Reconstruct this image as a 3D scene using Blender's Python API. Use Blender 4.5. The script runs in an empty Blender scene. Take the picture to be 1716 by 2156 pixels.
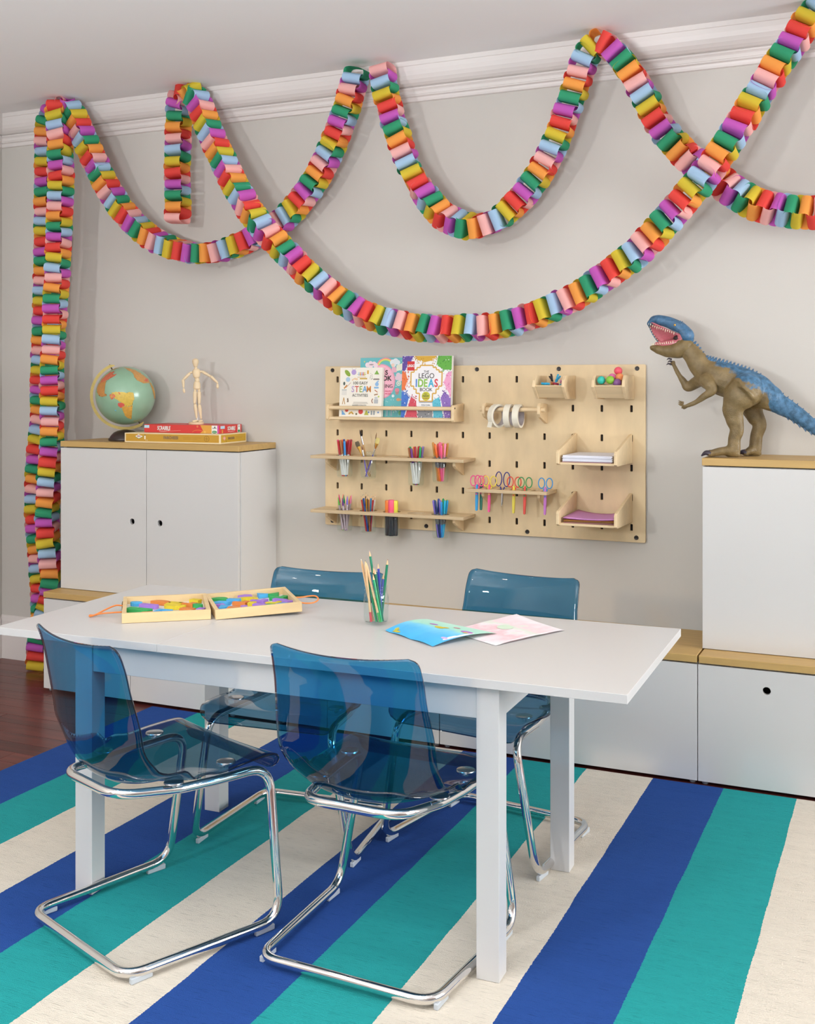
import bpy, bmesh, math, random
from math import pi, sin, cos, radians, sqrt, hypot, atan2
from mathutils import Vector, Matrix, Euler

S = bpy.context.scene
C = S.collection
RND = random.Random(11)

# ------------------------------------------------------------------ camera
cam_d = bpy.data.cameras.new('camera')
cam_d.sensor_width = 36.0
cam_d.sensor_fit = 'AUTO'
cam_d.lens = 2366.5 / 2156 * 36.0
cam_d.shift_y = -(1078 - 806.2) / 2156
cam_d.clip_start = 0.05
cam = bpy.data.objects.new('camera', cam_d)
cam.location = (0, -4.5145, 1.44)
cam.rotation_euler = (radians(90), 0, radians(24.1677))
C.objects.link(cam)
S.camera = cam

# ------------------------------------------------------------------ world, lights, exposure
W = bpy.data.worlds.new('world')
W.use_nodes = True
W.node_tree.nodes['Background'].inputs[0].default_value = (0.95, 0.97, 1.0, 1)
W.node_tree.nodes['Background'].inputs[1].default_value = 0.35
S.world = W
S.view_settings.view_transform = 'Standard'
S.view_settings.look = 'None'
S.view_settings.exposure = 0.04
S.view_settings.gamma = 1.0
S.view_settings.use_curve_mapping = False


def area(name, loc, aim, sx, sy, power, col=(1, 1, 1)):
    d = bpy.data.lights.new(name, 'AREA')
    d.shape = 'RECTANGLE'
    d.size = sx
    d.size_y = sy
    d.energy = power
    d.color = col
    o = bpy.data.objects.new(name, d)
    o.location = loc
    o.rotation_euler = (Vector(aim) - Vector(loc)).to_track_quat('-Z', 'Y').to_euler()
    C.objects.link(o)
    return o


# strobe standing left of the camera, an added up-light behind it that brightens the ceiling, daylight through two windows
area('key_light', (-3.1, -6.6, 2.1), (-2.6, 0, 1.5), 0.25, 0.25, 56, (0.98, 0.99, 1.0))
area('added_uplight', (-1.1, -4.75, 1.35), (-1.1, -4.55, 2.83), 0.8, 0.8, 188, (0.90, 0.955, 1.0))
area('window_light_right', (5.0, -1.75, 1.75), (-1.0, -1.2, 1.1), 2.6, 1.7, 275, (0.95, 0.98, 1.0))
area('window_light_rear', (-0.6, -6.9, 1.75), (-1.2, 0, 1.2), 2.6, 1.8, 6, (1.0, 1.0, 1.0))


# ------------------------------------------------------------------ materials
def lin(h):
    h = h.lstrip('#')
    r = []
    for i in (0, 2, 4):
        c = int(h[i:i + 2], 16) / 255
        r.append(c / 12.92 if c <= 0.04045 else ((c + 0.055) / 1.055) ** 2.4)
    return (r[0], r[1], r[2], 1)


def newmat(name):
    m = bpy.data.materials.new(name)
    m.use_nodes = True
    return m, m.node_tree.nodes, m.node_tree.links, m.node_tree.nodes['Principled BSDF']


MC = {}


def mat(name, col, rough=0.5, metal=0.0, var=0.0, vscale=(8, 8, 8), bump=0.0, bscale=(200, 200, 200), spec=0.5, coat=0.0, col2=None):
    """plain or mottled procedural surface"""
    if name in MC:
        return MC[name]
    m, n, l, b = newmat(name)
    b.inputs['Roughness'].default_value = rough
    b.inputs['Metallic'].default_value = metal
    b.inputs['Specular IOR Level'].default_value = spec
    b.inputs['Coat Weight'].default_value = coat
    b.inputs['Coat Roughness'].default_value = 0.1
    c = lin(col)
    b.inputs['Base Color'].default_value = c
    tc = None
    if var or bump or col2:
        tc = n.new('ShaderNodeTexCoord')
    if var or col2:
        mp = n.new('ShaderNodeMapping')
        mp.inputs['Scale'].default_value = vscale
        l.new(tc.outputs['Object'], mp.inputs['Vector'])
        t = n.new('ShaderNodeTexNoise')
        t.inputs['Scale'].default_value = 1.0
        t.inputs['Detail'].default_value = 5
        l.new(mp.outputs[0], t.inputs['Vector'])
        r = n.new('ShaderNodeValToRGB')
        r.color_ramp.elements[0].position = 0.3
        r.color_ramp.elements[1].position = 0.7
        c2 = lin(col2) if col2 else tuple(x * (1 - var) for x in c[:3]) + (1,)
        r.color_ramp.elements[0].color = c2
        r.color_ramp.elements[1].color = c
        l.new(t.outputs[0], r.inputs[0])
        l.new(r.outputs[0], b.inputs['Base Color'])
    if bump:
        mp = n.new('ShaderNodeMapping')
        mp.inputs['Scale'].default_value = bscale
        l.new(tc.outputs['Object'], mp.inputs['Vector'])
        t = n.new('ShaderNodeTexNoise')
        t.inputs['Scale'].default_value = 1.0
        t.inputs['Detail'].default_value = 3
        l.new(mp.outputs[0], t.inputs['Vector'])
        bn = n.new('ShaderNodeBump')
        bn.inputs['Strength'].default_value = bump
        bn.inputs['Distance'].default_value = 0.002
        l.new(t.outputs[0], bn.inputs['Height'])
        l.new(bn.outputs[0], b.inputs['Normal'])
    MC[name] = m
    return m


def clear(name, tint, rough=0.02, ior=1.49, bump=0.0, fade=None):
    """tinted clear plastic or glass: each surface tints what passes, outer faces reflect by Fresnel"""
    if name in MC:
        return MC[name]
    m, n, l, b = newmat(name)
    n.remove(b)
    out = n['Material Output']
    tr = n.new('ShaderNodeBsdfTransparent')
    tr.inputs[0].default_value = tint + (1,)
    if fade:      # tint greyed towards the seat to imitate reflections there; back stays blue
        tcf = n.new('ShaderNodeTexCoord')
        spf = n.new('ShaderNodeSeparateXYZ')
        l.new(tcf.outputs['Object'], spf.inputs[0])
        rf = n.new('ShaderNodeMapRange')
        rf.inputs['From Min'].default_value = fade[0][0]
        rf.inputs['From Max'].default_value = fade[1][0]
        l.new(spf.outputs[2], rf.inputs[0])
        mf = n.new('ShaderNodeMix')
        mf.data_type = 'RGBA'
        l.new(rf.outputs[0], mf.inputs['Factor'])
        mf.inputs['A'].default_value = fade[0][1] + (1,)
        mf.inputs['B'].default_value = fade[1][1] + (1,)
        l.new(mf.outputs['Result'], tr.inputs[0])
    gl = n.new('ShaderNodeBsdfGlossy')
    gl.inputs['Color'].default_value = (1, 1, 1, 1)
    gl.inputs['Roughness'].default_value = rough
    fr = n.new('ShaderNodeFresnel')
    fr.inputs[0].default_value = ior
    ge = n.new('ShaderNodeNewGeometry')
    inv = n.new('ShaderNodeMath')
    inv.operation = 'SUBTRACT'
    inv.inputs[0].default_value = 1
    l.new(ge.outputs['Backfacing'], inv.inputs[1])
    mu = n.new('ShaderNodeMath')
    mu.operation = 'MULTIPLY'
    l.new(fr.outputs[0], mu.inputs[0])
    l.new(inv.outputs[0], mu.inputs[1])
    mx = n.new('ShaderNodeMixShader')
    l.new(mu.outputs[0], mx.inputs[0])
    l.new(tr.outputs[0], mx.inputs[1])
    l.new(gl.outputs[0], mx.inputs[2])
    l.new(mx.outputs[0], out.inputs[0])
    if bump:
        tc = n.new('ShaderNodeTexCoord')
        t = n.new('ShaderNodeTexVoronoi')
        t.inputs['Scale'].default_value = 130
        l.new(tc.outputs['Object'], t.inputs['Vector'])
        bn = n.new('ShaderNodeBump')
        bn.inputs['Strength'].default_value = bump
        bn.inputs['Distance'].default_value = 0.002
        l.new(t.outputs[0], bn.inputs['Height'])
        l.new(bn.outputs[0], gl.inputs['Normal'])
        l.new(bn.outputs[0], fr.inputs['Normal'])
    MC[name] = m
    return m


def emit(name, col, s):
    m, n, l, b = newmat(name)
    b.inputs['Emission Color'].default_value = lin(col)
    b.inputs['Emission Strength'].default_value = s
    return m


M = {}
M['wall'] = mat('wall_paint', '#ccc8c1', 0.75, bump=0.08, bscale=(300, 300, 300), spec=0.25)
M['ceiling'] = mat('ceiling_paint', '#eeebe9', 0.8, spec=0.2)
M['trim'] = mat('trim_paint', '#e2dcd8', 0.4, spec=0.35)
M['white'] = mat('white_lacquer', '#d3d1ce', 0.42, spec=0.35)
M['tablewhite'] = mat('white_table_lacquer', '#cbcac9', 0.3, spec=0.4)
M['bamboo'] = mat('tan_top', '#c9a567', 0.45, var=0.14, vscale=(3, 60, 60), spec=0.35)
M['birch'] = mat('birch_ply', '#ead2a8', 0.5, var=0.15, vscale=(14, 6, 1.6), bump=0.05, bscale=(60, 60, 400), spec=0.35)
M['birch2'] = mat('birch_solid', '#ead0a6', 0.5, var=0.12, vscale=(4, 40, 40), spec=0.35)
M['plyedge'] = mat('ply_edge', '#d9c09a', 0.55, var=0.18, vscale=(2, 20, 420), spec=0.3)
M['pine'] = mat('pine_frame', '#e3c797', 0.5, var=0.12, vscale=(6, 40, 40), spec=0.3)
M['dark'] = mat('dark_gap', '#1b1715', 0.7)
M['black'] = mat('black_plastic', '#26211f', 0.4)
M['chrome'] = mat('chrome', '#e8e6e4', 0.07, metal=1.0)
M['steel'] = mat('steel', '#c9c9cc', 0.22, metal=1.0)
M['glide'] = mat('clear_glide', '#b9c0c6', 0.3)
M['chair'] = clear('blue_clear_plastic', (0.24, 0.56, 0.76), fade=((.43, (.36, .54, .67)), (.56, (.24, .56, .76))))
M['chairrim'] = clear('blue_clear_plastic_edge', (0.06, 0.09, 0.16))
M['glass'] = clear('clear_glass', (0.965, 0.985, 0.98))
M['glassemb'] = clear('embossed_glass', (0.95, 0.975, 0.97), bump=0.35)
PAPER = {'purple': '#d164c4', 'blue': '#b4d5f2', 'green': '#3ca679', 'yellow': '#e6cd42', 'orange': '#ffad54', 'red': '#f0524a', 'pink': '#ffc2bc'}


def paper_mat(k):
    m, n, l, b = newmat('paper_' + k)
    b.inputs['Base Color'].default_value = lin(PAPER[k])
    b.inputs['Roughness'].default_value = 0.75
    b.inputs['Specular IOR Level'].default_value = 0.25
    tl = n.new('ShaderNodeBsdfTranslucent')
    tl.inputs[0].default_value = lin(PAPER[k])
    mx = n.new('ShaderNodeMixShader')
    mx.inputs[0].default_value = 0.3
    l.new(b.outputs[0], mx.inputs[1])
    l.new(tl.outputs[0], mx.inputs[2])
    l.new(mx.outputs[0], n['Material Output'].inputs[0])
    return m


def col(h, rough=0.4, **k):
    return mat('colour_' + h.lstrip('#') + ('' if rough == 0.4 else '_%d' % int(rough * 100)), h, rough, **k)


# ------------------------------------------------------------------ helpers
def empty(name, loc=(0, 0, 0), rz=0.0, rot=None):
    o = bpy.data.objects.new(name, None)
    o.empty_display_size = 0.05
    o.location = loc
    o.rotation_euler = rot if rot else (0, 0, rz)
    C.objects.link(o)
    return o


def tag(o, label, cat, group=None):
    o['label'] = label
    o['category'] = cat
    if group:
        o['group'] = group
    return o


def thing(name, label, cat, loc=(0, 0, 0), rz=0.0, group=None, rot=None):
    return tag(empty(name, loc, rz, rot), label, cat, group)


def link(name, me, parent=None, loc=(0, 0, 0), rot=(0, 0, 0), mats=None):
    o = bpy.data.objects.new(name, me)
    if mats:
        me.materials.clear()
        for m in mats:
            me.materials.append(m)
    o.parent = parent
    o.location = loc
    o.rotation_euler = rot
    C.objects.link(o)
    return o


def obj(name, bm, mats, parent=None, loc=(0, 0, 0), rot=(0, 0, 0), smooth=None):
    """smooth: None flat, else angle in degrees"""
    bmesh.ops.recalc_face_normals(bm, faces=bm.faces[:])
    me = bpy.data.meshes.new(name)
    bm.to_mesh(me)
    bm.free()
    if not isinstance(mats, (list, tuple)):
        mats = [mats]
    for m in mats:
        me.materials.append(m)
    if smooth is not None:
        for p in me.polygons:
            p.use_smooth = True
        if smooth < 170:
            me.set_sharp_from_angle(angle=radians(smooth))
    return link(name, me, parent, loc, rot)


def struct(o):
    o['kind'] = 'structure'
    return o


def BM():
    return bmesh.new()


def box(bm, x0, x1, y0, y1, z0, z1, bev=0.0, mi=0, seg=1):
    n0 = len(bm.faces)
    vs = [bm.verts.new((x, y, z)) for x in (x0, x1) for y in (y0, y1) for z in (z0, z1)]
    fs = []
    for q in ((0, 1, 3, 2), (4, 6, 7, 5), (0, 4, 5, 1), (2, 3, 7, 6), (0, 2, 6, 4), (1, 5, 7, 3)):
        f = bm.faces.new([vs[i] for i in q])
        f.material_index = mi
        fs.append(f)
    if bev:
        es = list({e for f in fs for e in f.edges})
        r = bmesh.ops.bevel(bm, geom=es, offset=bev, segments=seg, affect='EDGES', profile=0.5)
        for f in r['faces']:
            f.material_index = mi
    return bm


def frame_for(d):
    d = d.normalized()
    a = Vector((0, 0, 1)) if abs(d.z) < 0.9 else Vector((1, 0, 0))
    u = d.cross(a).normalized()
    return u, d.cross(u).normalized()


def tube(bm, pts, r, seg=12, closed=False, caps=True, mi=0):
    pts = [Vector(p) for p in pts]
    n = len(pts)
    rs = r if isinstance(r, (list, tuple)) else [r] * n
    rings = []
    u = None
    for i in range(n):
        a = pts[(i - 1) % n] if (closed or i > 0) else pts[i]
        b = pts[(i + 1) % n] if (closed or i < n - 1) else pts[i]
        d = (b - a).normalized()
        if u is None:
            u, v = frame_for(d)
        else:
            u = (u - d * u.dot(d)).normalized()
            v = d.cross(u)
        rings.append([bm.verts.new(pts[i] + (u * cos(2 * pi * k / seg) + v * sin(2 * pi * k / seg)) * rs[i]) for k in range(seg)])
    m = n if closed else n - 1
    for i in range(m):
        A, B = rings[i], rings[(i + 1) % n]
        off = 0
        if closed and i == n - 1:   # best matching start
            off = min(range(seg), key=lambda o: (A[0].co - B[o].co).length)
        for k in range(seg):
            f = bm.faces.new((A[k], A[(k + 1) % seg], B[(k + 1 + off) % seg], B[(k + off) % seg]))
            f.material_index = mi
    if caps and not closed:
        for q in (rings[0][::-1], rings[-1]):
            f = bm.faces.new(q)
            f.material_index = mi
    return bm


def lathe(bm, prof, seg=24, mi=0, center=(0, 0, 0), axis='Z', cap=True):
    """prof: list of (r, z)"""
    cx, cy, cz = center

    def P(r, z, a):
        x, y = r * cos(a), r * sin(a)
        if axis == 'Z':
            return (cx + x, cy + y, cz + z)
        if axis == 'X':
            return (cx + z, cy + x, cz + y)
        return (cx + x, cy + z, cz + y)
    rings = []
    for r, z in prof:
        if r < 1e-6:
            rings.append([bm.verts.new(P(0, z, 0))])
        else:
            rings.append([bm.verts.new(P(r, z, 2 * pi * k / seg)) for k in range(seg)])
    for A, B in zip(rings, rings[1:]):
        for k in range(seg):
            k2 = (k + 1) % seg
            if len(A) == 1 and len(B) == 1:
                continue
            if len(A) == 1:
                f = bm.faces.new((A[0], B[k], B[k2]))
            elif len(B) == 1:
                f = bm.faces.new((A[k], B[0], A[k2]))
            else:
                f = bm.faces.new((A[k], B[k], B[k2], A[k2]))
            f.material_index = mi
    if cap:
        for q in (rings[0], rings[-1]):
            if len(q) > 2:
                f = bm.faces.new(q)
                f.material_index = mi
    return bm


def sphere(bm, c, r, seg=16, rings=10, mi=0, scale=(1, 1, 1), M4=None):
    r0 = bmesh.ops.create_uvsphere(bm, u_segments=seg, v_segments=rings, radius=r)
    T = Matrix.Translation(Vector(c)) @ (M4 if M4 else Matrix.Identity(4)) @ Matrix.Diagonal((*scale, 1))
    bmesh.ops.transform(bm, matrix=T, verts=r0['verts'])
    for v in r0['verts']:
        for f in v.link_faces:
            f.material_index = mi
    return bm


def prism(bm, poly, h0, h1, plane='XY', mi=0):
    """extrude a polygon; plane XY -> along z, XZ -> along y, YZ -> along x"""
    def P(a, b, h):
        return {'XY': (a, b, h), 'XZ': (a, h, b), 'YZ': (h, a, b)}[plane]
    A = [bm.verts.new(P(a, b, h0)) for a, b in poly]
    B = [bm.verts.new(P(a, b, h1)) for a, b in poly]
    n = len(poly)
    fs = [bm.faces.new(A), bm.faces.new(B)]
    for i in range(n):
        fs.append(bm.faces.new((A[i], A[(i + 1) % n], B[(i + 1) % n], B[i])))
    for f in fs:
        f.material_index = mi
    return bm


def rrect(cx, cy, w, h, r, n=4):
    P = []
    for sx, sy, a0 in ((1, 1, 0), (-1, 1, 90), (-1, -1, 180), (1, -1, 270)):
        for i in range(n + 1):
            a = radians(a0 + 90 * i / n)
            P.append((cx + sx * (w / 2 - r) + r * cos(a), cy + sy * (h / 2 - r) + r * sin(a)))
    return P


def circ(cx, cy, r, n=24, ry=None):
    return [(cx + r * cos(2 * pi * i / n), cy + (ry or r) * sin(2 * pi * i / n)) for i in range(n)]


def plate(name, outer, holes, t, mats, parent=None, loc=(0, 0, 0), rot=(0, 0, 0), bev=0.0):
    """flat board in local XY with real holes, thickness t centred on z=0"""
    cu = bpy.data.curves.new(name, 'CURVE')
    cu.dimensions = '2D'
    cu.fill_mode = 'BOTH'
    cu.extrude = t / 2 - bev
    cu.bevel_depth = bev
    cu.bevel_resolution = 1
    if bev:
        cu.offset = -bev
    for poly in [outer] + holes:
        sp = cu.splines.new('POLY')
        sp.points.add(len(poly) - 1)
        for p, (x, y) in zip(sp.points, poly):
            p.co = (x, y, 0, 1)
        sp.use_cyclic_u = True
    o = bpy.data.objects.new('tmp', cu)
    me = bpy.data.meshes.new_from_object(o)
    bpy.data.objects.remove(o)
    bpy.data.curves.remove(cu)
    me.name = name
    if not isinstance(mats, (list, tuple)):
        mats = [mats]
    me.materials.clear()
    for m in mats:
        me.materials.append(m)
    if len(mats) > 1:
        for p in me.polygons:
            p.material_index = 0 if abs(p.normal.z) > 0.8 else 1
    for p in me.polygons:
        p.use_smooth = False
    return link(name, me, parent, loc, rot)


def text(name, body, size, m, parent=None, loc=(0, 0, 0), rot=(0, 0, 0), align='CENTER', ext=0.0002, bold=0.0, sx=1.0, shear=0.0):
    cu = bpy.data.curves.new(name, 'FONT')
    cu.body = body
    cu.size = size
    cu.align_x = align
    cu.align_y = 'CENTER'
    cu.extrude = ext
    cu.offset = bold
    cu.shear = shear
    cu.resolution_u = 3
    o = bpy.data.objects.new('tmp', cu)
    me = bpy.data.meshes.new_from_object(o)
    bpy.data.objects.remove(o)
    bpy.data.curves.remove(cu)
    me.name = name
    if sx != 1.0:
        for v in me.vertices:
            v.co.x *= sx
    return link(name, me, parent, loc, rot, [m])


def crom(pts, n):
    """Catmull-Rom through points, n samples per span"""
    P = [Vector(p) for p in pts]
    out = []
    for i in range(len(P) - 1):
        p0 = P[i - 1] if i else P[0] * 2 - P[1]
        p1, p2 = P[i], P[i + 1]
        p3 = P[i + 2] if i + 2 < len(P) else P[-1] * 2 - P[-2]
        for k in range(n):
            t = k / n
            out.append(0.5 * ((2 * p1) + (p2 - p0) * t + (2 * p0 - 5 * p1 + 4 * p2 - p3) * t * t + (3 * p1 - p0 - 3 * p2 + p3) * t ** 3))
    out.append(P[-1])
    return out


def fillet(pts, rad, n=6, closed=False):
    P = [Vector(p) for p in pts]
    out = []
    N = len(P)
    for i in range(N):
        if not closed and i in (0, N - 1):
            out.append(P[i])
            continue
        r = rad[i] if isinstance(rad, (list, tuple)) else rad
        a, b, c = P[(i - 1) % N], P[i], P[(i + 1) % N]
        if r <= 0:
            out.append(b)
            continue
        u, v = (a - b).normalized(), (c - b).normalized()
        ang = u.angle(v)
        if ang > 3.1:
            out.append(b)
            continue
        d = min(r / math.tan(ang / 2), 0.48 * (a - b).length, 0.48 * (c - b).length)
        p, q = b + u * d, b + v * d
        for k in range(n + 1):
            t = k / n
            out.append(p * (1 - t) ** 2 + b * 2 * t * (1 - t) + q * t * t)
    return out


def tree_copy(o, parent=None):
    c = o.copy()
    C.objects.link(c)
    c.parent = parent
    for ch in o.children:
        tree_copy(ch, c)
    return c


# ================================================================== ROOM
XL, XR, YB, HC = -4.361, 5.15, -7.1, 2.827
# -- floor: dark slab, individual planks where the bare floor shows
woodm, n_, l_, b_ = newmat('dark_red_wood')
tc = n_.new('ShaderNodeTexCoord')
mp = n_.new('ShaderNodeMapping')
mp.inputs['Scale'].default_value = (2.5, 34, 34)
l_.new(tc.outputs['Object'], mp.inputs[0])
oi = n_.new('ShaderNodeObjectInfo')
ad = n_.new('ShaderNodeVectorMath')
l_.new(mp.outputs[0], ad.inputs[0])
sc = n_.new('ShaderNodeVectorMath')
sc.operation = 'SCALE'
sc.inputs['Scale'].default_value = 40
l_.new(oi.outputs['Random'], sc.inputs[0])
l_.new(sc.outputs[0], ad.inputs[1])
nz = n_.new('ShaderNodeTexNoise')
nz.inputs['Scale'].default_value = 1
nz.inputs['Detail'].default_value = 6
l_.new(ad.outputs[0], nz.inputs['Vector'])
mixf = n_.new('ShaderNodeMath')
mixf.operation = 'MULTIPLY_ADD'
mixf.inputs[1].default_value = 0.3
l_.new(oi.outputs['Random'], mixf.inputs[0])
l_.new(nz.outputs[0], mixf.inputs[2])
rp = n_.new('ShaderNodeValToRGB')
rp.color_ramp.elements[0].position = 0.35
rp.color_ramp.elements[0].color = lin('#401a18')
rp.color_ramp.elements[1].position = 0.95
rp.color_ramp.elements[1].color = lin('#7a3a30')
l_.new(mixf.outputs[0], rp.inputs[0])
l_.new(rp.outputs[0], b_.inputs['Base Color'])
b_.inputs['Roughness'].default_value = 0.3
b_.inputs['Specular IOR Level'].default_value = 0.45
M['wood'] = woodm

bm = BM()
box(bm, XL - .1, -2.95, YB, 0.1, -0.08, -0.010)
box(bm, -2.95, XR, YB, 0.1, -0.08, 0.0)
floor = struct(obj('floor', bm, M['wood']))
plank_me = {}
PW = 0.0955
for r in range(24):
    x = XL - 0.02 - RND.random() * 0.7
    y1 = -0.001 - r * PW
    while x < -2.96:
        Lp = RND.choice((0.62, 0.8, 1.0, 1.25))
        a, b2 = max(x, XL), min(x + Lp, -2.952)
        if b2 - a > 0.02:
            key = round(b2 - a, 2)
            if key not in plank_me:
                bm = BM()
                box(bm, 0, key - 0.0008, -PW + 0.0014, 0, -0.010, 0.0, bev=0.0007)
                me = bpy.data.meshes.new('plank')
                bm.to_mesh(me)
                bm.free()
                me.materials.append(M['wood'])
                plank_me[key] = me
            link('plank', plank_me[key], floor, (a, y1, 0))
        x += Lp

# -- walls, ceiling
bm = BM()
box(bm, XL - .1, XR + .1, 0, 0.1, 0, HC)
struct(obj('wall_back', bm, M['wall']))
bm = BM()
box(bm, XL - .1, XL, YB, 0, 0, HC)
struct(obj('wall_left', bm, M['wall']))


def holed_wall(name, axis, pos, a0, a1, h0, h1, m):
    bm = BM()
    lo, hi = (YB, 0.0) if axis == 'X' else (XL - .1, XR + .1)
    for u0, u1, z0, z1 in ((lo, a0, 0, HC), (a1, hi, 0, HC), (a0, a1, 0, h0), (a0, a1, h1, HC)):
        if axis == 'X':
            box(bm, pos, pos + .1, u0, u1, z0, z1)
        else:
            box(bm, u0, u1, pos - .1, pos, z0, z1)
    return struct(obj(name, bm, m))


holed_wall('wall_right', 'X', XR, -3.15, -.35, 0.85, 2.6, M['wall'])
holed_wall('wall_front', 'Y', YB, -2.0, 0.8, 0.8, 2.65, M['wall'])
bm = BM()
box(bm, XL - .1, XR + .1, YB - .1, 0.1, HC, HC + .1)
struct(obj('ceiling', bm, M['ceiling']))
for wn, (ax, pos, a0, a1, h0, h1) in enumerate((('X', XR, -3.15, -.35, .85, 2.6), ('Y', YB, -2.0, .8, .8, 2.65)), 1):
    bm = BM()
    w = .05
    mid = (a0 + a1) / 2
    hm = (h0 + h1) / 2
    for u0, u1, z0, z1 in ((a0, a0 + w, h0, h1), (a1 - w, a1, h0, h1), (a0 + w, a1 - w, h0, h0 + w), (a0 + w, a1 - w, h1 - w, h1), (mid - .02, mid + .02, h0 + w, h1 - w), (a0 + w, mid - .02, hm - .015, hm + .015), (mid + .02, a1 - w, hm - .015, hm + .015)):
        if ax == 'X':
            box(bm, pos + .02, pos + .07, u0, u1, z0, z1)
        else:
            box(bm, u0, u1, pos - .07, pos - .02, z0, z1)
    fr = struct(obj('window_%d' % wn, bm, M['trim']))
    bm = BM()
    if ax == 'X':
        box(bm, pos + .043, pos + .047, a0 + w, a1 - w, h0 + w, h1 - w)
    else:
        box(bm, a0 + w, a1 - w, pos - .047, pos - .043, h0 + w, h1 - w)
    obj('pane', bm, M['glass'], fr)

# -- crown moulding and baseboard
cove = [(-.074 - .016 + .002 + .062 * (1 - cos(t)), 2.806 - .075 * sin(t)) for t in [radians(a) for a in range(0, 91, 15)]]
prof = [(0, HC), (-.092, HC), (-.092, 2.808)] + [(y, z) for y, z in cove] + [(-.030, 2.7305), (-.034, 2.727), (-.034, 2.721), (-.027, 2.716), (-.024, 2.713), (-.024, 2.700), (-.028, 2.696), (-.028, 2.692), (-.017, 2.688), (-.015, 2.679), (-.012, 2.672), (0, 2.6696)]
bm = prism(BM(), prof, XL, XR, 'YZ')
struct(obj('trim_1', bm, M['trim']))
bm = prism(BM(), [(y - XL if False else y, z) for y, z in prof], YB, 0, 'YZ')
for v in bm.verts:
    x, y, z = v.co
    v.co = (XL - y, x, z)
struct(obj('trim_2', bm, M['trim']))
bprof = [(0, 0), (-.016, 0), (-.016, .172), (-.013, .180), (-.013, .196), (-.009, .205), (-.004, .222), (0, .2246)]
bm = prism(BM(), bprof, XL, XR, 'YZ')
struct(obj('baseboard_back', bm, M['trim']))
bm = prism(BM(), bprof, YB, -.016, 'YZ')
for v in bm.verts:
    x, y, z = v.co
    v.co = (XL - y, x, z)
struct(obj('baseboard_left', bm, M['trim']))

# -- ceiling downlights (they mirror in the clear chairs)
dl = emit('downlight_glow', '#fff1dd', 40)
for i, (x, y) in enumerate(((-2.6, -2.0), (-1.3, -2.3), (0.1, -2.0), (-2.6, -3.3), (-1.2, -3.6), (0.3, -3.3), (-2.2, -4.9), (-.8, -5.1), (.9, -4.8))):
    o = thing('ceiling_light', 'small round recessed downlight in the white ceiling above the table', 'light', (x, y, HC), group='recessed ceiling downlights')
    bm = lathe(BM(), [(.058, -.002), (.075, -.004), (.078, -.0005), (.058, -.0005)], 20, cap=False)
    obj('trim_ring', bm, M['trim'], o, smooth=60)
    bm = lathe(BM(), [(0, -.0015), (.058, -.0015)], 20, cap=False)
    obj('lamp', bm, dl, o)

# ================================================================== RUG
rm, n_, l_, b_ = newmat('striped_rug')
tc = n_.new('ShaderNodeTexCoord')
sp = n_.new('ShaderNodeSeparateXYZ')
l_.new(tc.outputs['Object'], sp.inputs[0])


def mth(op, a, b=None, c=None):
    x = n_.new('ShaderNodeMath')
    x.operation = op
    for i, v in enumerate((a, b, c)):
        if v is None:
            continue
        if isinstance(v, (int, float)):
            x.inputs[i].default_value = v
        else:
            l_.new(v, x.inputs[i])
    return x.outputs[0]


def noise(scale, detail=3):
    mp = n_.new('ShaderNodeMapping')
    mp.inputs['Scale'].default_value = scale
    l_.new(tc.outputs['Object'], mp.inputs[0])
    t = n_.new('ShaderNodeTexNoise')
    t.inputs['Scale'].default_value = 1
    t.inputs['Detail'].default_value = detail
    l_.new(mp.outputs[0], t.inputs[0])
    return t.outputs[0]


wob = mth('MULTIPLY_ADD', noise((3, 5, 1), 1), .008, -.004)
wob2 = mth('MULTIPLY_ADD', noise((60, 160, 1), 2), .006, -.003)
xx = mth('ADD', mth('ADD', sp.outputs[0], wob), wob2)
idx = mth('FLOOR', mth('DIVIDE', mth('ADD', xx, 3.082), .2473))
ph = mth('FRACT', mth('DIVIDE', mth('ADD', idx, .5), 3))
cr = n_.new('ShaderNodeValToRGB')
cr.color_ramp.interpolation = 'CONSTANT'
cr.color_ramp.elements[0].position = 0
cr.color_ramp.elements[0].color = lin('#2b4f95')
cr.color_ramp.elements[1].position = .333
cr.color_ramp.elements[1].color = lin('#2a9c9c')
e = cr.color_ramp.elements.new(.666)
e.color = lin('#ded5c6')
l_.new(ph, cr.inputs[0])
streak = noise((22, 330, 1), 2)
st = n_.new('ShaderNodeMapRange')
st.inputs['From Min'].default_value = .26
st.inputs['From Max'].default_value = .40
st.inputs['To Min'].default_value = .66
st.inputs['To Max'].default_value = 1
l_.new(streak, st.inputs[0])
soft = n_.new('ShaderNodeMapRange')
soft.inputs['From Min'].default_value = .3
soft.inputs['From Max'].default_value = .7
soft.inputs['To Min'].default_value = .96
soft.inputs['To Max'].default_value = 1.03
l_.new(noise((5, 30, 1), 4), soft.inputs[0])
mul = n_.new('ShaderNodeVectorMath')
mul.operation = 'SCALE'
l_.new(cr.outputs[0], mul.inputs[0])
l_.new(mth('MULTIPLY', st.outputs[0], soft.outputs[0]), mul.inputs['Scale'])
l_.new(mul.outputs[0], b_.inputs['Base Color'])
b_.inputs['Roughness'].default_value = .95
b_.inputs['Specular IOR Level'].default_value = .1
bn = n_.new('ShaderNodeBump')
bn.inputs['Strength'].default_value = .7
bn.inputs['Distance'].default_value = .004
l_.new(mth('ADD', noise((240, 420, 1), 2), streak), bn.inputs['Height'])
l_.new(bn.outputs[0], b_.inputs['Normal'])
bm = box(BM(), -3.078, 1.6, -4.3, -.424, .0003, .0052, bev=.002)
tag(obj('rug', bm, rm), 'large woven rug with blue, teal and cream stripes under the table', 'rug')

# ================================================================== CABINETS


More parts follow.
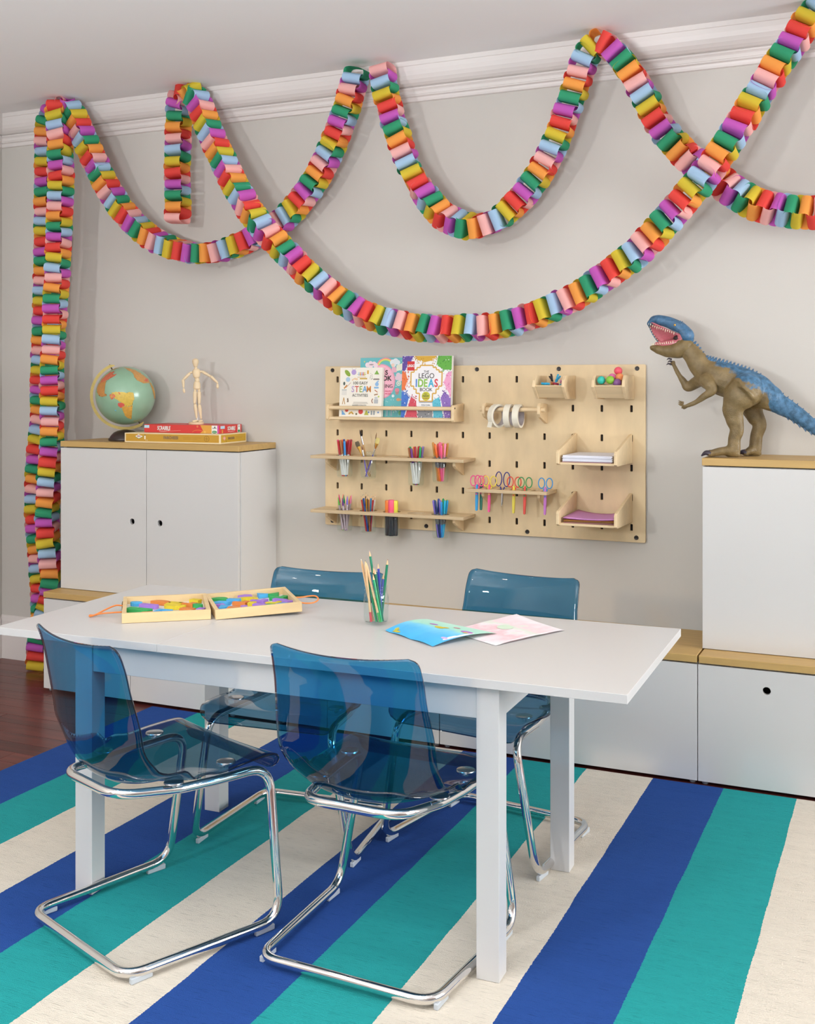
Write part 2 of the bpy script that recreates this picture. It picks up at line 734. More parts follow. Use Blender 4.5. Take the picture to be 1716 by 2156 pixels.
def panel_front(name, x0, x1, y, z0, z1, hole, parent, t=.017):
    """door or drawer front with a round finger hole"""
    cx, cz = (x0 + x1) / 2, (z0 + z1) / 2
    w, h = x1 - x0, z1 - z0
    hx = [circ(hole[0] - cx, hole[1] - cz, .0138, 28)] if hole else []
    return plate(name, rrect(0, 0, w, h, .001, 1), hx, t, M['white'], parent, (cx, y + t / 2, cz), (radians(90), 0, 0), bev=.0008)


def carcass(bm, x0, x1, y0, y1, z0, z1, t=.016):
    box(bm, x0, x0 + t, y0, y1, z0, z1)
    box(bm, x1 - t, x1, y0, y1, z0, z1)
    box(bm, x0 + t, x1 - t, y0, y1, z0, z0 + t)
    box(bm, x0 + t, x1 - t, y0, y1, z1 - t, z1)
    box(bm, x0 + t, x1 - t, y1 - .006, y1, z0 + t, z1 - t)
    return bm


BY = -.418
BZ = .4648


def bench(x0, x1, label, fronts, topdx=0.0):
    o = thing('low_cabinet', label, 'cabinet', ((x0 + x1) / 2, -.21, 0), group=None)
    ox, oy = (x0 + x1) / 2, -.21
    obj('body', carcass(BM(), x0 + .001 - ox, x1 - .001 - ox, BY + .018 - oy, -.02 - oy, .0155, .4355), M['white'], o)
    for a, b, hx in fronts:
        panel_front('drawer_front', a + .0012 - ox, b - .0012 - ox, BY - oy, .0155, .4325, (hx - ox, .363) if hx is not None else None, o)
    bm = box(BM(), x0 + .0015 + topdx - ox, x1 - .0015 + topdx - ox, BY - .004 - oy, -.0005 - oy, BZ - .0265, BZ, bev=.0015)
    obj('top', bm, M['bamboo'], o, smooth=30)
    bm = box(BM(), x0 + .003 - ox, x1 - .003 - ox, BY + .02 - oy, -.03 - oy, .4355, BZ - .0265)
    obj('gap_shade_strip', bm, M['dark'], o)  # near-black strip, paints the shade in the gap under the top
    for fx in (x0 + .022, x1 - .022):
        for fy in (BY + .03, -.08):
            bm = lathe(BM(), [(.009, 0), (.011, .002), (.011, .0155)], 12)
            obj('foot', bm, M['glide'], o, (fx - ox, fy - oy, 0), smooth=50)
    return o


bench(-3.703, -2.703, 'low white cabinet at left, under the tall cabinet with the globe', [(-3.703, -3.203, None), (-3.203, -2.703, None)])
bench(-2.7015, -1.7015, 'low white cabinet with tan top behind the left half of the table', [(-2.7015, -2.2015, None), (-2.2015, -1.7015, None)])
bench(-1.70, -.7003, 'low white cabinet with tan top under the right half of the plywood board', [(-1.70, -.7003, -1.2)])
bench(-.6998, .30, 'low white cabinet with round drawer hole at far right under the tall cabinet', [(-.6998, -.2, -.463), (-.2, .3, .05)], .003)


def tall(x0, x1, y, label, h0, h1):
    ox, oy = (x0 + x1) / 2, y / 2
    o = thing('tall_cabinet', label, 'cabinet', (ox, oy, BZ))
    z1 = 1.1642 - BZ
    t0 = z1 - .027
    obj('body', carcass(BM(), x0 + .002 - ox, x1 - ox, y + .0185 - oy, -.001 - oy, 0.0005, t0 - .004), M['white'], o)
    m = (x0 + x1) / 2
    for a, b, h in ((x0, m, h0), (m, x1 - .004, h1)):
        panel_front('door', a + .0012 - ox, b - .0012 - ox, y - oy, .002, t0 - .005, (h - ox, .802 - BZ), o)
    obj('top', box(BM(), x0 - .001 - ox, x1 - .002 - ox, y - .001 - oy, -.0005 - oy, t0, z1, bev=.0015), M['bamboo'], o, smooth=30)
    obj('gap_shade_strip', box(BM(), x0 + .02 - ox, x1 - .02 - ox, y + .02 - oy, -.02 - oy, t0 - .004, t0), M['dark'], o)  # shade of the gap below the top, put in as a dark strip
    return o


tall(-3.691, -2.694, -.316, 'tall white two-door cabinet with tan top carrying the globe and board games', -3.273, -3.118)
tall(-.702, .295, -.310, 'tall white two-door cabinet with tan top carrying the toy dinosaur', -.28, -.125)

# ================================================================== TABLE
TB = thing('table', 'white rectangular extending dining table on square legs, standing on the striped rug', 'table', (-1.4, -1.6, 0), radians(1.367))
ty0, ty1 = -2.0104 + 1.6, -1.268 + 1.6
tx0, tx1, seam = -2.4298 + 1.4, -.5967 + 1.4, -1.8717 + 1.4
TZ = .7342
obj('tabletop', box(BM(), seam + .0003, tx1, ty0, ty1, TZ - .0220, TZ, bev=.0008), M['tablewhite'], TB, smooth=30)
obj('extension_leaf', box(BM(), tx0, seam - .0003, ty0, ty1, TZ - .0220, TZ, bev=.0008), M['tablewhite'], TB, smooth=30)
lx0, lx1, lw = -2.1043 + 1.4, -.9084 + 1.4, .0577
ly0, ly1 = -1.9822 + 1.6 - .006, -1.3177 + 1.6 - .012
for X in (lx0, lx1):
    for Y in (ly0, ly1):
        obj('leg', box(BM(), X - lw, X, Y, Y + lw, .0055, TZ - .0222, bev=.001), M['tablewhite'], TB, smooth=30)
za, zb = .6315, TZ - .0222
for Y in (ly0 + .004, ly1 + lw - .022):
    obj('apron', box(BM(), lx0 + .0005, lx1 - lw - .0005, Y, Y + .018, za, zb, bev=.0008), M['tablewhite'], TB)
for X in (lx0 - lw + .004, lx1 - .022):
    obj('apron', box(BM(), X, X + .018, ly0 + lw + .0005, ly1 - .0005, za, zb, bev=.0008), M['tablewhite'], TB)


# ================================================================== CHAIRS
def make_chair(label):
    o = thing('chair', label, 'chair', group=None)
    prof = crom([(.246, .402), (.250, .418), (.243, .437), (.215, .4455), (.12, .438), (.02, .425), (-.06, .417), (-.118, .419), (-.158, .436), (-.182, .470), (-.195, .522), (-.205, .60), (-.215, .67), (-.226, .726), (-.238, .768), (-.252, .795)], 5)
    L = [0]
    for a, b in zip(prof, prof[1:]):
        L.append(L[-1] + (b - a).length)
    T = L[-1]
    hws = [(0, .212), (.06, .226), (.2, .228), (.38, .222), (.46, .220), (.56, .221), (.72, .219), (.9, .207), (1, .203)]
    bow = [(0, .000), (.05, .006), (.25, .010), (.38, .034), (.47, .075), (.56, .062), (.7, .036), (.88, .026), (1, .024)]

    def ip(tab, s):
        for (a, va), (b, vb) in zip(tab, tab[1:]):
            if s <= b:
                t = (s - a) / (b - a)
                t = t * t * (3 - 2 * t)
                return va + (vb - va) * t
        return tab[-1][1]
    bm = BM()
    NV = 26
    rows = []
    for i, p in enumerate(prof):
        s = L[i] / T
        a = prof[max(i - 1, 0)]
        b = prof[min(i + 1, len(prof) - 1)]
        d = (b - a).normalized()          # direction along profile (y,z)
        nrm = Vector((d[1], -d[0]))       # towards the sitter (up / forward)
        if nrm[1] < 0 and i < 12:
            nrm = -nrm
        hw = ip(hws, s)
        for dist, r in ((T - L[i], .024), (L[i], .03)):
            if dist < r:
                hw -= r - sqrt(max(r * r - (r - dist) ** 2, 0))
        row = []
        for k in range(NV + 1):
            t = -1 + 2 * k / NV
            c = ip(bow, s) * abs(t) ** 2.3
            if s > .9:
                c = ip(bow, s) * abs(t) ** 2
            up = Vector((nrm[0], nrm[1]))
            if .24 < s < .68:      # the bend rises diagonally at the sides
                up = Vector((.72, .69))
                k2 = min(1, min(s - .24, .68 - s) / .17)
                k2 = k2 * k2 * (3 - 2 * k2)
                up = (up * k2 + Vector((nrm[0], nrm[1])) * (1 - k2)).normalized()
            row.append(bm.verts.new((hw * t, p[0] + up[0] * c, p[1] + up[1] * c)))
        rows.append(row)
    for A, B in zip(rows, rows[1:]):
        for k in range(NV):
            bm.faces.new((A[k], A[k + 1], B[k + 1], B[k]))
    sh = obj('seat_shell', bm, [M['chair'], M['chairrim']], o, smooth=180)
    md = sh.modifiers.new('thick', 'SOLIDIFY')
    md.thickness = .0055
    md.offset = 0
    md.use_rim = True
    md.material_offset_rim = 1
    zf = .0275
    pts = [(0, -.222, zf), (.236, -.222, zf), (.263, .222, zf), (.200, .236, .412), (.186, .07, .409), (.172, -.03, .409), (.130, -.186, .421), (0, -.188, .422)]
    rad = [0, .06, .065, .065, .3, .3, .12, 0]
    right = fillet(pts, rad, 8)
    full = [Vector(p) for p in right] + [Vector((-p[0], p[1], p[2])) for p in reversed(right[1:-1])]
    obj('frame', tube(BM(), full, .0122, 14, closed=True), M['chrome'], o, smooth=180)
    for sx in (-1, 1):
        for yy in (.115, -.045):
            bm = lathe(BM(), [(.0, .0036), (.020, .0034), (.0245, .002), (.0255, 0), (.0255, -.002), (.006, -.003), (.006, -.015), (0, -.015)], 20)
            z = .438 if yy > 0 else .424
            obj('seat_cap', bm, M['steel'], o, (sx * .172, yy, z + .007), smooth=40)
        for yy in (.175, -.18):
            x = .2595 if yy > 0 else .2385
            bm = box(BM(), -.006, .006, -.03, .03, -.0222, -.007, bev=.002)
            obj('floor_glide', bm, M['glide'], o, (sx * x, yy, zf))
    return o


def place(o, x, y, facing, label):
    o.location = (x, y, 0)
    o.rotation_euler = (0, 0, radians(facing - 90))
    o['label'] = label
    return o


ch = make_chair('')
place(ch, -1.222, -1.925, 87.5, 'clear blue cantilever chair in front, nearest the right table leg, seen from behind')
place(tree_copy(ch), -1.847, -2.06, 69, 'clear blue cantilever chair turned sideways at the front left corner of the table')
place(tree_copy(ch), -1.788, -1.365, -85.2, 'clear blue chair behind the table, its back behind the pencil jar')
place(tree_copy(ch), -1.21, -1.172, -98, 'clear blue chair behind the table, its back under the right half of the plywood board')

# ================================================================== PAPER CHAINS
SEQ = ['purple', 'blue', 'green', 'yellow', 'orange', 'red', 'pink']
PM = {k: paper_mat(k) for k in SEQ}


def link_mesh(k):
    bm = BM()
    n = 26
    ring = []
    for i in range(n):
        a = 2 * pi * i / n
        ca_, sa_ = cos(a), sin(a)
        e = 2 / 2.9
        x = .0232 * (abs(ca_) ** e) * (1 if ca_ > 0 else -1)
        y = .0475 * (abs(sa_) ** e) * (1 if sa_ > 0 else -1)
        ring.append((bm.verts.new((x, y, -.0425)), bm.verts.new((x, y, .0425))))
    for i in range(n):
        a, b = ring[i], ring[(i + 1) % n]
        bm.faces.new((a[0], b[0], b[1], a[1]))
    me = bpy.data.meshes.new('paper_link')
    bm.to_mesh(me)
    bm.free()
    me.materials.append(PM[k])
    for p in me.polygons:
        p.use_smooth = True
    return me


LM = {k: link_mesh(k) for k in SEQ}
f_, h_ = 2366.5, 806.2
ca0, sa0 = cos(radians(24.1677)), sin(radians(24.1677))


def on_plane(u, v, y):
    """photo measurement -> point on the vertical plane at distance -y from the wall"""
    r, up = (u - 858) / f_, (h_ - v) / f_
    d = Vector((ca0 * r - sa0, sa0 * r + ca0, up))
    return Vector((0, -4.5145, 1.44)) + d * ((y + 4.5145) / d[1])


def garland(label, pts, start, step=.0247, roll=((0, 0),), rev=1):
    P = crom([on_plane(*p) for p in pts], 10)
    L = [0]
    for a, b in zip(P, P[1:]):
        L.append(L[-1] + (b - a).length)
    n = int(L[-1] / step)
    root = thing('paper_chain', label, 'garland', P[0], group=None)
    j = 0
    rr = random.Random(len(pts) * 7 + start)
    n_ref = None
    for i in range(n + 1):
        s = i * step
        while j < len(L) - 2 and L[j + 1] < s:
            j += 1
        t = (s - L[j]) / max(L[j + 1] - L[j], 1e-9)
        c = P[j].lerp(P[j + 1], t)
        T = (P[min(j + 3, len(P) - 1)] - P[max(j - 2, 0)]).normalized()
        N = Vector((0, -1, 0))
        N = (N - T * N.dot(T)).normalized()
        fr_ = s / L[-1]
        rd = roll[-1][1]
        for (a0, r0), (a1, r1) in zip(roll, roll[1:]):
            if a0 <= fr_ <= a1:
                rd = r0 + (r1 - r0) * (fr_ - a0) / (a1 - a0)
                break
        a = radians(rd) + rr.uniform(-.07, .07) + .06 * sin(s * 5)
        B = T.cross(N)
        N2 = N * cos(a) + B * sin(a)
        T2 = (T + N2 * rr.uniform(-.08, .08) + B * rr.uniform(-.08, .08)).normalized()
        N2 = (N2 - T2 * N2.dot(T2)).normalized()
        B2 = T2.cross(N2)
        if i % 2:
            N2, B2 = B2, -N2
        c = c + N2 * rr.uniform(-.003, .003) + B2 * rr.uniform(-.003, .003)
        k = SEQ[(start + rev * i) % 7]
        o = bpy.data.objects.new('paper_link', LM[k])
        mt = Matrix((T2, N2, B2)).transposed().to_4x4()
        sc_ = rr.uniform(.94, 1.03)
        mt = Matrix.Translation(c - P[0]) @ mt @ Matrix.Diagonal((sc_, rr.uniform(.97, 1.02), 1, 1))
        o.parent = root
        o.matrix_local = mt
        C.objects.link(o)
    return root


garland('paper chain hanging straight down in the corner, left of and behind the other strand',
        [(112, 238, -.15), (103, 262, -.15), (100, 300, -.15), (99, 380, -.15), (99, 480, -.15), (97, 600, -.15), (94, 720, -.15), (91, 800, -.15), (90, 880, -.15), (84, 950, -.15), (79, 1020, -.15), (79, 1090, -.15), (86, 1170, -.15), (92, 1260, -.15), (90, 1340, -.15)], 0)
garland('paper chain rising from the floor in the left corner, then the leftmost swag',
        [(78, 1398, -.12), (82, 1350, -.13), (96, 1290, -.16), (109, 1230, -.21), (105, 1170, -.24), (99, 1100, -.25), (102, 1030, -.26), (108, 960, -.26), (110, 880, -.26), (110, 780, -.26), (114, 700, -.26), (119, 600, -.26), (124, 500, -.26), (128, 400, -.26), (127, 320, -.26), (122, 262, -.25), (124, 226, -.22), (146, 228, -.2), (163, 258, -.2), (184, 306, -.2), (212, 365, -.19), (240, 417, -.18), (276, 463, -.17), (318, 500, -.16), (370, 524, -.15), (430, 534, -.14), (490, 521, -.13), (540, 497, -.12), (590, 468, -.12), (632, 425, -.13), (668, 372, -.14), (694, 322, -.15), (716, 268, -.16), (736, 208, -.17), (752, 152, -.17)], 3, roll=((0, 25), (.35, 20), (.48, 0), (.52, 10), (.56, 20), (.72, 15), (.8, 0), (1, 0)))
garland('paper chain with a short hanging end, then the lowest and longest swag across the wall',
        [(374, 460, -.15), (374, 420, -.15), (374, 340, -.15), (376, 270, -.15), (379, 212, -.16), (396, 195, -.17), (415, 208, -.18), (436, 262, -.2), (462, 322, -.22), (492, 384, -.25), (524, 440, -.27), (556, 482, -.28), (590, 520, -.27), (628, 558, -.26), (670, 596, -.24), (716, 632, -.23), (770, 662, -.22), (830, 681, -.21), (900, 691, -.2), (970, 692, -.2), (1040, 686, -.2), (1110, 669, -.2), (1170, 645, -.21), (1230, 613, -.22), (1290, 572, -.23), (1345, 528, -.24), (1400, 467, -.26), (1444, 418, -.27), (1484, 370, -.28), (1522, 316, -.27), (1562, 255, -.25), (1602, 190, -.22), (1640, 132, -.2), (1680, 75, -.18), (1720, 20, -.17), (1737, 0, -.17)], 6, step=.0266, roll=((0, 0), (.12, 0), (.15, -72), (.28, -64), (.4, -42), (.5, -22), (.65, -10), (1, -8)), rev=-1)
garland('paper chain in two swags, one above the plywood board, one at upper right',
        [(806, 148, -.17), (812, 190, -.17), (826, 245, -.16), (844, 305, -.16), (868, 365, -.15), (900, 418, -.15), (942, 460, -.15), (1000, 476, -.15), (1052, 459, -.15), (1100, 414, -.15), (1138, 362, -.15), (1168, 302, -.16), (1192, 240, -.16), (1216, 172, -.17), (1238, 112, -.18), (1263, 92, -.18), (1290, 106, -.18), (1320, 140, -.18), (1348, 186, -.17), (1376, 240, -.16), (1408, 288, -.15), (1448, 330, -.14), (1496, 366, -.13), (1546, 404, -.13), (1600, 432, -.13), (1660, 445, -.13), (1720, 448, -.13), (1770, 440, -.13), (1832, 408, -.13), (1890, 345, -.14), (1938, 250, -.15), (1974, 130, -.16), (1998, 20, -.17), (2008, -40, -.18)], 6, step=.026, roll=((0, 0), (.10, -8), (.18, -45), (.25, -78), (.31, -92), (.49, -90), (.57, -75), (.70, -40), (.82, -28), (1, -20)))

# ================================================================== PLYWOOD PEG BOARD
PX = [-2.364 + .12127 * k for k in range(12)]
PZ = [1.4553 - .11945 * k for k in range(6)]
bx0, bx1, bz0, bz1 = -2.4262, -.9734, .7986, 1.5146
bcx, bcz = (bx0 + bx1) / 2, (bz0 + bz1) / 2
PB = thing('peg_board', 'large birch plywood peg board with rows of slots on the wall', 'peg board', (bcx, -.009, bcz))
holes = [rrect(x - bcx, z - bcz, .0105, .0275, .003, 3) for x in PX for z in PZ]
plate('board', rrect(0, 0, bx1 - bx0, bz1 - bz0, .006, 3), holes, .014, [M['birch'], M['plyedge']], PB, (0, -.002, 0), (radians(90), 0, 0), bev=.001)
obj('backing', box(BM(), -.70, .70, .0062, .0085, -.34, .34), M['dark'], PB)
for x, z in ((-2.389, 1.497), (-1.693, 1.498), (-1.332, 1.498), (-1.007, 1.498), (-2.389, .817), (-1.928, .817), (-1.468, .817), (-1.010, .818)):
    bm = lathe(BM(), [(0, -.0012), (.003, -.0012), (.0036, -.004), (.0075, -.0045), (.0088, -.003), (.0092, 0)], 18, axis='Y')
    obj('bolt', bm, M['black'], PB, (x - bcx, -.009, z - bcz), smooth=40)
BF = -.0185    # front face of the board


def bracket(parent, x, ztop, depth, height, oy, oz, t=.012):
    """triangular shelf bracket in the YZ plane"""
    P = [(0, 0), (-depth, 0), (-depth, -.018), (-depth + .012, -.026), (-.006, -height), (0, -height)]
    bm = prism(BM(), P, x - t / 2, x + t / 2, 'YZ')
    bmesh.ops.bevel(bm, geom=bm.edges[:], offset=.0012, segments=1, affect='EDGES')
    return obj('bracket', bm, [M['birch2']], parent, (0, oy, oz))


# ---- jar shelves
JX = [-2.287, -2.1705, -2.057, -1.9425, -1.829]
JY = -.096


def jar_shelf(z, label):
    cx = (-2.426 - 1.699) / 2
    cy = (BF - .0005 - .161) / 2
    o = thing('jar_shelf', label, 'shelf', (cx, cy, z), group=None)
    d = .161 + BF - .0005
    plate('shelf_board', rrect(0, 0, .727, d, .004, 2), [circ(x - cx, JY - cy, .0385, 32) for x in JX], .013, [M['birch2'], M['plyedge']], o, (0, 0, -.0065), bev=.001)
    for bxx in (-2.364, -1.757):
        bracket(o, bxx - cx, 0, .105, .062, BF - .0006 - cy, -.0132)
    return o


jar_shelf(1.1205, 'upper plywood shelf with holes holding four jars of markers and brushes')
jar_shelf(.8815, 'lower plywood shelf with holes holding jars of pencils and highlighters')


def make_jar(name, label, loc, H=.122, R=.0355, m=None, emb=False, group=None):
    o = thing(name, label, 'jar', loc, group=group)
    t = .0022
    pr = [(0, .003), (R * .8, .002), (R * .93, .006), (R, .018), (R, H * .68), (R * .97, H * .76), (R * .88, H * .82), (R * .87, H * .84), (R * .935, H * .86), (R * .935, H * .875), (R * .875, H * .89), (R * .875, H * .94), (R * .93, H * .955), (R * .93, H * .985), (R * .9, H)]
    inner = [(R * .83, H * .985), (R * .81, H * .84), (R * .9, H * .74), (R - t, H * .66), (R - t, .02), (R * .86, .009), (0, .008)]
    obj('glass', lathe(BM(), pr + inner, 32, cap=False), m or M['glass'], o, smooth=180)
    return o


def shaft(bm, p0, p1, r0, r1=None, seg=8, mi=0):
    return tube(bm, [p0, p1], [r0, r1 if r1 is not None else r0], seg, mi=mi)


STK = {}


def stick(kind, label, cat, base, tip, c1, c2, group, r=.0042, L=.135):
    """pen, pencil or brush standing from base towards tip"""
    b, t = Vector(base), Vector(tip)
    q = (t - b).to_track_quat('Z', 'Y').to_euler()
    o = thing(kind, label, cat, b, group=group, rot=q)

    def shared(key, fn, m, smooth=50):
        k = (key, m.name)
        if k not in STK:
            tmp = obj('tmp', fn(), m, smooth=smooth)
            STK[k] = tmp.data
            bpy.data.objects.remove(tmp)
        return STK[k]
    key = (kind, round(r, 4), round(L, 3))
    if kind == 'marker':
        link('barrel', shared(key + ('b',), lambda: lathe(BM(), [(r * .6, 0), (r * .75, .003), (r, .006), (r, L * .6)], 8), c2), o)
        link('cap', shared(key + ('c',), lambda: lathe(BM(), [(r * 1.08, L * .6), (r * 1.08, L - .004), (r * .8, L), (0, L)], 8), c1), o)
        link('end_plug', shared(key + ('p',), lambda: lathe(BM(), [(0, -.002), (r * .62, -.002), (r * .8, .004)], 8, cap=False), c1), o)
    elif kind == 'twin_marker':
        link('barrel', shared(key + ('b',), lambda: lathe(BM(), [(r, L * .36), (r, L * .64)], 8), c2), o)
        link('cap', shared(key + ('c',), lambda: lathe(BM(), [(r * .8, L * .62), (r * 1.1, L * .64), (r * 1.1, L - .006), (r * .7, L - .001), (0, L)], 8), c1), o)
        link('base', shared(key + ('d',), lambda: lathe(BM(), [(0, 0), (r * .8, 0), (r * 1.1, .004), (r * 1.1, L * .36)], 8), c1), o)
    elif kind == 'pencil':
        link('barrel', shared(key + ('b',), lambda: lathe(BM(), [(r, 0), (r, L - .017)], 6), c1, None), o)
        link('point', shared(key + ('c',), lambda: lathe(BM(), [(r, L - .017), (r * .3, L - .004)], 6), col('#e2bf92', 0.6), None), o)
        link('lead', shared(key + ('d',), lambda: lathe(BM(), [(r * .3, L - .004), (0, L)], 6), c2), o)
    elif kind == 'gel_pen':
        link('barrel', shared(key + ('b',), lambda: lathe(BM(), [(r * .8, 0), (r, .004), (r, L * .75)], 8), c2), o)
        link('tip', shared(key + ('c',), lambda: lathe(BM(), [(r, L * .75), (r * 1.05, L * .82), (r * .35, L - .004), (0, L)], 8), c1), o)
        link('end', shared(key + ('d',), lambda: lathe(BM(), [(0, -.002), (r * .9, 0), (r * .9, .022)], 8), c1), o)
    elif kind == 'highlighter':
        link('barrel', shared(key + ('b',), lambda: lathe(BM(), [(r * .9, 0), (r, .004), (r, L * .62)], 14), c2), o)
        link('cap', shared(key + ('c',), lambda: lathe(BM(), [(r * 1.04, L * .6), (r * 1.06, L * .66), (r * 1.0, L * .67), (r * 1.0, L * .7), (r * 1.05, L * .71), (r * 1.02, L - .004), (r * .92, L), (0, L)], 14), c1), o)
    return o


WHITE = col('#eceae6')
GREY = col('#77777a', metal=.0)
CN = {'red': '#c81e2c', 'blue': '#2c8fd6', 'dark blue': '#27408f', 'orange': '#e8702a', 'pink': '#ef5f8d', 'light pink': '#f58fb0', 'magenta': '#d6206c', 'brown': '#a2602c', 'lavender': '#9d86cf', 'mustard': '#d29a26', 'sage': '#7fa981', 'sky blue': '#19a3df', 'green': '#14a15a', 'purple': '#6b2f86', 'crimson': '#a3172f', 'tan': '#c98a3a', 'coral': '#f0605d', 'teal': '#18a9a0', 'yellow': '#efc928', 'black': '#2a2426', 'white': '#f0eee9', 'dark green': '#17684c', 'lime': '#6fbf4c', 'pale blue': '#86bdf0', 'navy': '#22346b', 'violet': '#8a77d8', 'cyan': '#25b4d8'}


def fill(jx, jy, zb, kind, cat, names, where, L, r, second=None, R=.0238, lean=.42, group=None, jit=.006, a0=.3):
    L += .02
    n = len(names)
    no = max(1, round(n * .72))
    rr = random.Random(int(jx * 1000) + int(zb * 100))
    for i, nm in enumerate(names):
        if i < no:
            a = a0 + 2 * pi * i / no
            rt, rb = R, R * lean
        else:
            a = a0 + .5 + 2 * pi * (i - no) / max(1, n - no)
            rt, rb = R * .42, R * .3
        a += rr.uniform(-.12, .12)
        base = (jx + rb * cos(a + .5), jy + rb * sin(a + .5), zb)
        Li = L + rr.uniform(-jit, jit)
        # radius at the rim is rt; extend along the same line
        hz = .105
        top = (jx + rt * cos(a), jy + rt * sin(a), zb + hz)
        c1 = col(CN[nm])
        c2 = second if second else (col(CN[nm]) if kind == 'pencil' else WHITE)
        stick(kind, '%s %s in %s' % (nm, kind.replace('_', ' '), where), cat, base, top, c1, c2, '%s %ss in %s' % (nm, kind.replace('_', ' '), where), r, Li)


WJ = ['leftmost jar, upper board shelf', 'third jar from left, upper board shelf', 'rightmost jar, upper board shelf', 'leftmost jar, lower board shelf', 'second jar from left, lower board shelf', 'rightmost jar, lower board shelf']
jz = 1.1205 + .010 - .122
jz2 = .8815 + .010 - .122
make_jar('glass_jar', 'glass jar of red and blue markers, leftmost on the upper board shelf', (JX[0], JY, jz + .012))
fill(JX[0], JY, jz + .022, 'marker', 'marker', ['red', 'crimson', 'orange', 'pink', 'sky blue', 'magenta', 'red', 'brown', 'blue', 'crimson', 'red', 'dark blue', 'orange', 'red'], WJ[0], .136, .0048)
make_jar('glass_jar', 'glass jar of paint brushes, second from left on the upper board shelf', (JX[1], JY, jz + .010))
make_jar('glass_jar', 'glass jar of white markers sunk low in the upper board shelf', (JX[3], JY, jz - .014))
fill(JX[3], JY, jz - .004, 'marker', 'marker', ['lavender', 'mustard', 'sage', 'sky blue', 'green', 'brown', 'purple', 'crimson', 'green', 'red', 'orange', 'lavender'], WJ[1], .14, .0048)
make_jar('glass_jar', 'glass jar of pink and orange markers, rightmost on the upper board shelf', (JX[4], JY, jz + .004))
fill(JX[4], JY, jz + .014, 'twin_marker', 'marker', ['tan', 'pink', 'light pink', 'magenta', 'coral', 'tan', 'orange', 'pink', 'light pink', 'tan', 'coral', 'pink'], WJ[2], .142, .0046, GREY)
make_jar('glass_jar', 'glass jar of glittery gel pens, leftmost on the lower board shelf', (JX[0], JY, jz2 + .012))
fill(JX[0], JY, jz2 + .022, 'gel_pen', 'pen', ['light pink', 'orange', 'teal', 'magenta', 'lime', 'purple', 'violet', 'pink', 'coral', 'green'], WJ[3], .132, .0042, col('#c9b4bd', .25), R=.0245)
make_jar('glass_jar', 'glass jar of colored pencils, second from left on the lower board shelf', (JX[1], JY, jz2 + .012))
fill(JX[1], JY, jz2 + .022, 'pencil', 'pencil', ['white', 'orange', 'yellow', 'black', 'green', 'red', 'dark blue', 'brown', 'crimson', 'blue', 'mustard', 'black'], WJ[4], .142, .0036, R=.0245)
make_jar('glass_jar', 'glass jar of fat highlighters sunk in the lower board shelf', (JX[2], JY, jz2 + .0))
for i, (nm, hx, a) in enumerate((('orange', '#ff8b3c', 200), ('pink', '#ff5f83', 285), ('yellow', '#eae04a', 350))):
    p = (JX[2] + .0168 * cos(radians(a)), JY + .0168 * sin(radians(a)), jz2 + .0095)
    stick('highlighter', 'fat %s highlighter with black barrel standing in the jar' % nm, 'marker', p, (p[0], p[1], p[2] + 1), col(hx), col('#2f2e33'), None, .0125, .152 + (.004 if i == 1 else 0))
make_jar('glass_jar', 'glass jar of blue and green markers, rightmost on the lower board shelf', (JX[4], JY, jz2 + .004))
fill(JX[4], JY, jz2 + .014, 'twin_marker', 'marker', ['sky blue', 'lime', 'green', 'pale blue', 'dark green', 'violet', 'navy', 'blue', 'cyan', 'green', 'dark blue', 'violet'], WJ[5], .142, .0046, GREY)


# paint brushes
def brush(label, base, tip, L, handle, flat, hair, rh=.0026):
    b, t = Vector(base), Vector(tip)
    q = (t - b).to_track_quat('Z', 'X').to_euler()
    o = thing('paint_brush', label, 'brush', b, rot=q)
    obj('handle', lathe(BM(), [(0, 0), (rh * .6, .002), (rh * 1.25, L * .4), (rh, L * .62), (rh * .9, L * .72)], 8), handle, o, smooth=60)
    w = rh * (3.4 if flat else 1)
    bm = tube(BM(), [(0, 0, L * .68), (0, 0, L * .75), (0, 0, L * .86)], [rh * 1.05, rh * 1.1, rh * 1.1], 10)
    for v in bm.verts:
        k = max(0, (v.co.z - L * .72) / (L * .14))
        v.co.x *= 1 + (w / rh - 1) * min(1, k)
    obj('ferrule', bm, M['steel'] if not flat else col('#cda24a', .3, metal=.7), o, smooth=60)
    bm = tube(BM(), [(0, 0, L * .86), (0, 0, L * .93), (0, 0, L)], [rh * 1.05, rh * 1.2, rh * (.9 if flat else .15)], 10)
    for v in bm.verts:
        v.co.x *= w / rh
    obj('bristles', bm, hair, o, smooth=60)
    return o


bxj, bz_ = JX[1], jz + .020
TANH = col('#b98f5a', .5)
brush('flat paint brush with dark bristles leaning left in the jar', (bxj + .008, JY - .004, bz_), (bxj - .031, JY - .012, bz_ + .105), .165, col('#c98f2f'), True, col('#5d5340', .8))
brush('long paint brush with black tip, tallest in the jar', (bxj + .006, JY + .010, bz_), (bxj - .018, JY + .004, bz_ + .105), .212, TANH, False, col('#241d1b', .8), .0034)
brush('thin paint brush with silver ferrule and fine tip', (bxj + .0, JY + .014, bz_), (bxj + .019, JY + .012, bz_ + .105), .198, col('#d9c6a4'), False, col('#8a6a4a', .8), .0022)
brush('flat paint brush with pale yellow bristles leaning right', (bxj - .004, JY + .002, bz_), (bxj + .026, JY + .004, bz_ + .105), .178, col('#d8d0c4'), True, col('#d3c27a', .8))
brush('purple handled paint brush crossing low in the jar', (bxj - .010, JY - .012, bz_), (bxj + .028, JY - .006, bz_ + .105), .155, col('#6a5fc0'), False, col('#a5652b', .8), .0026)
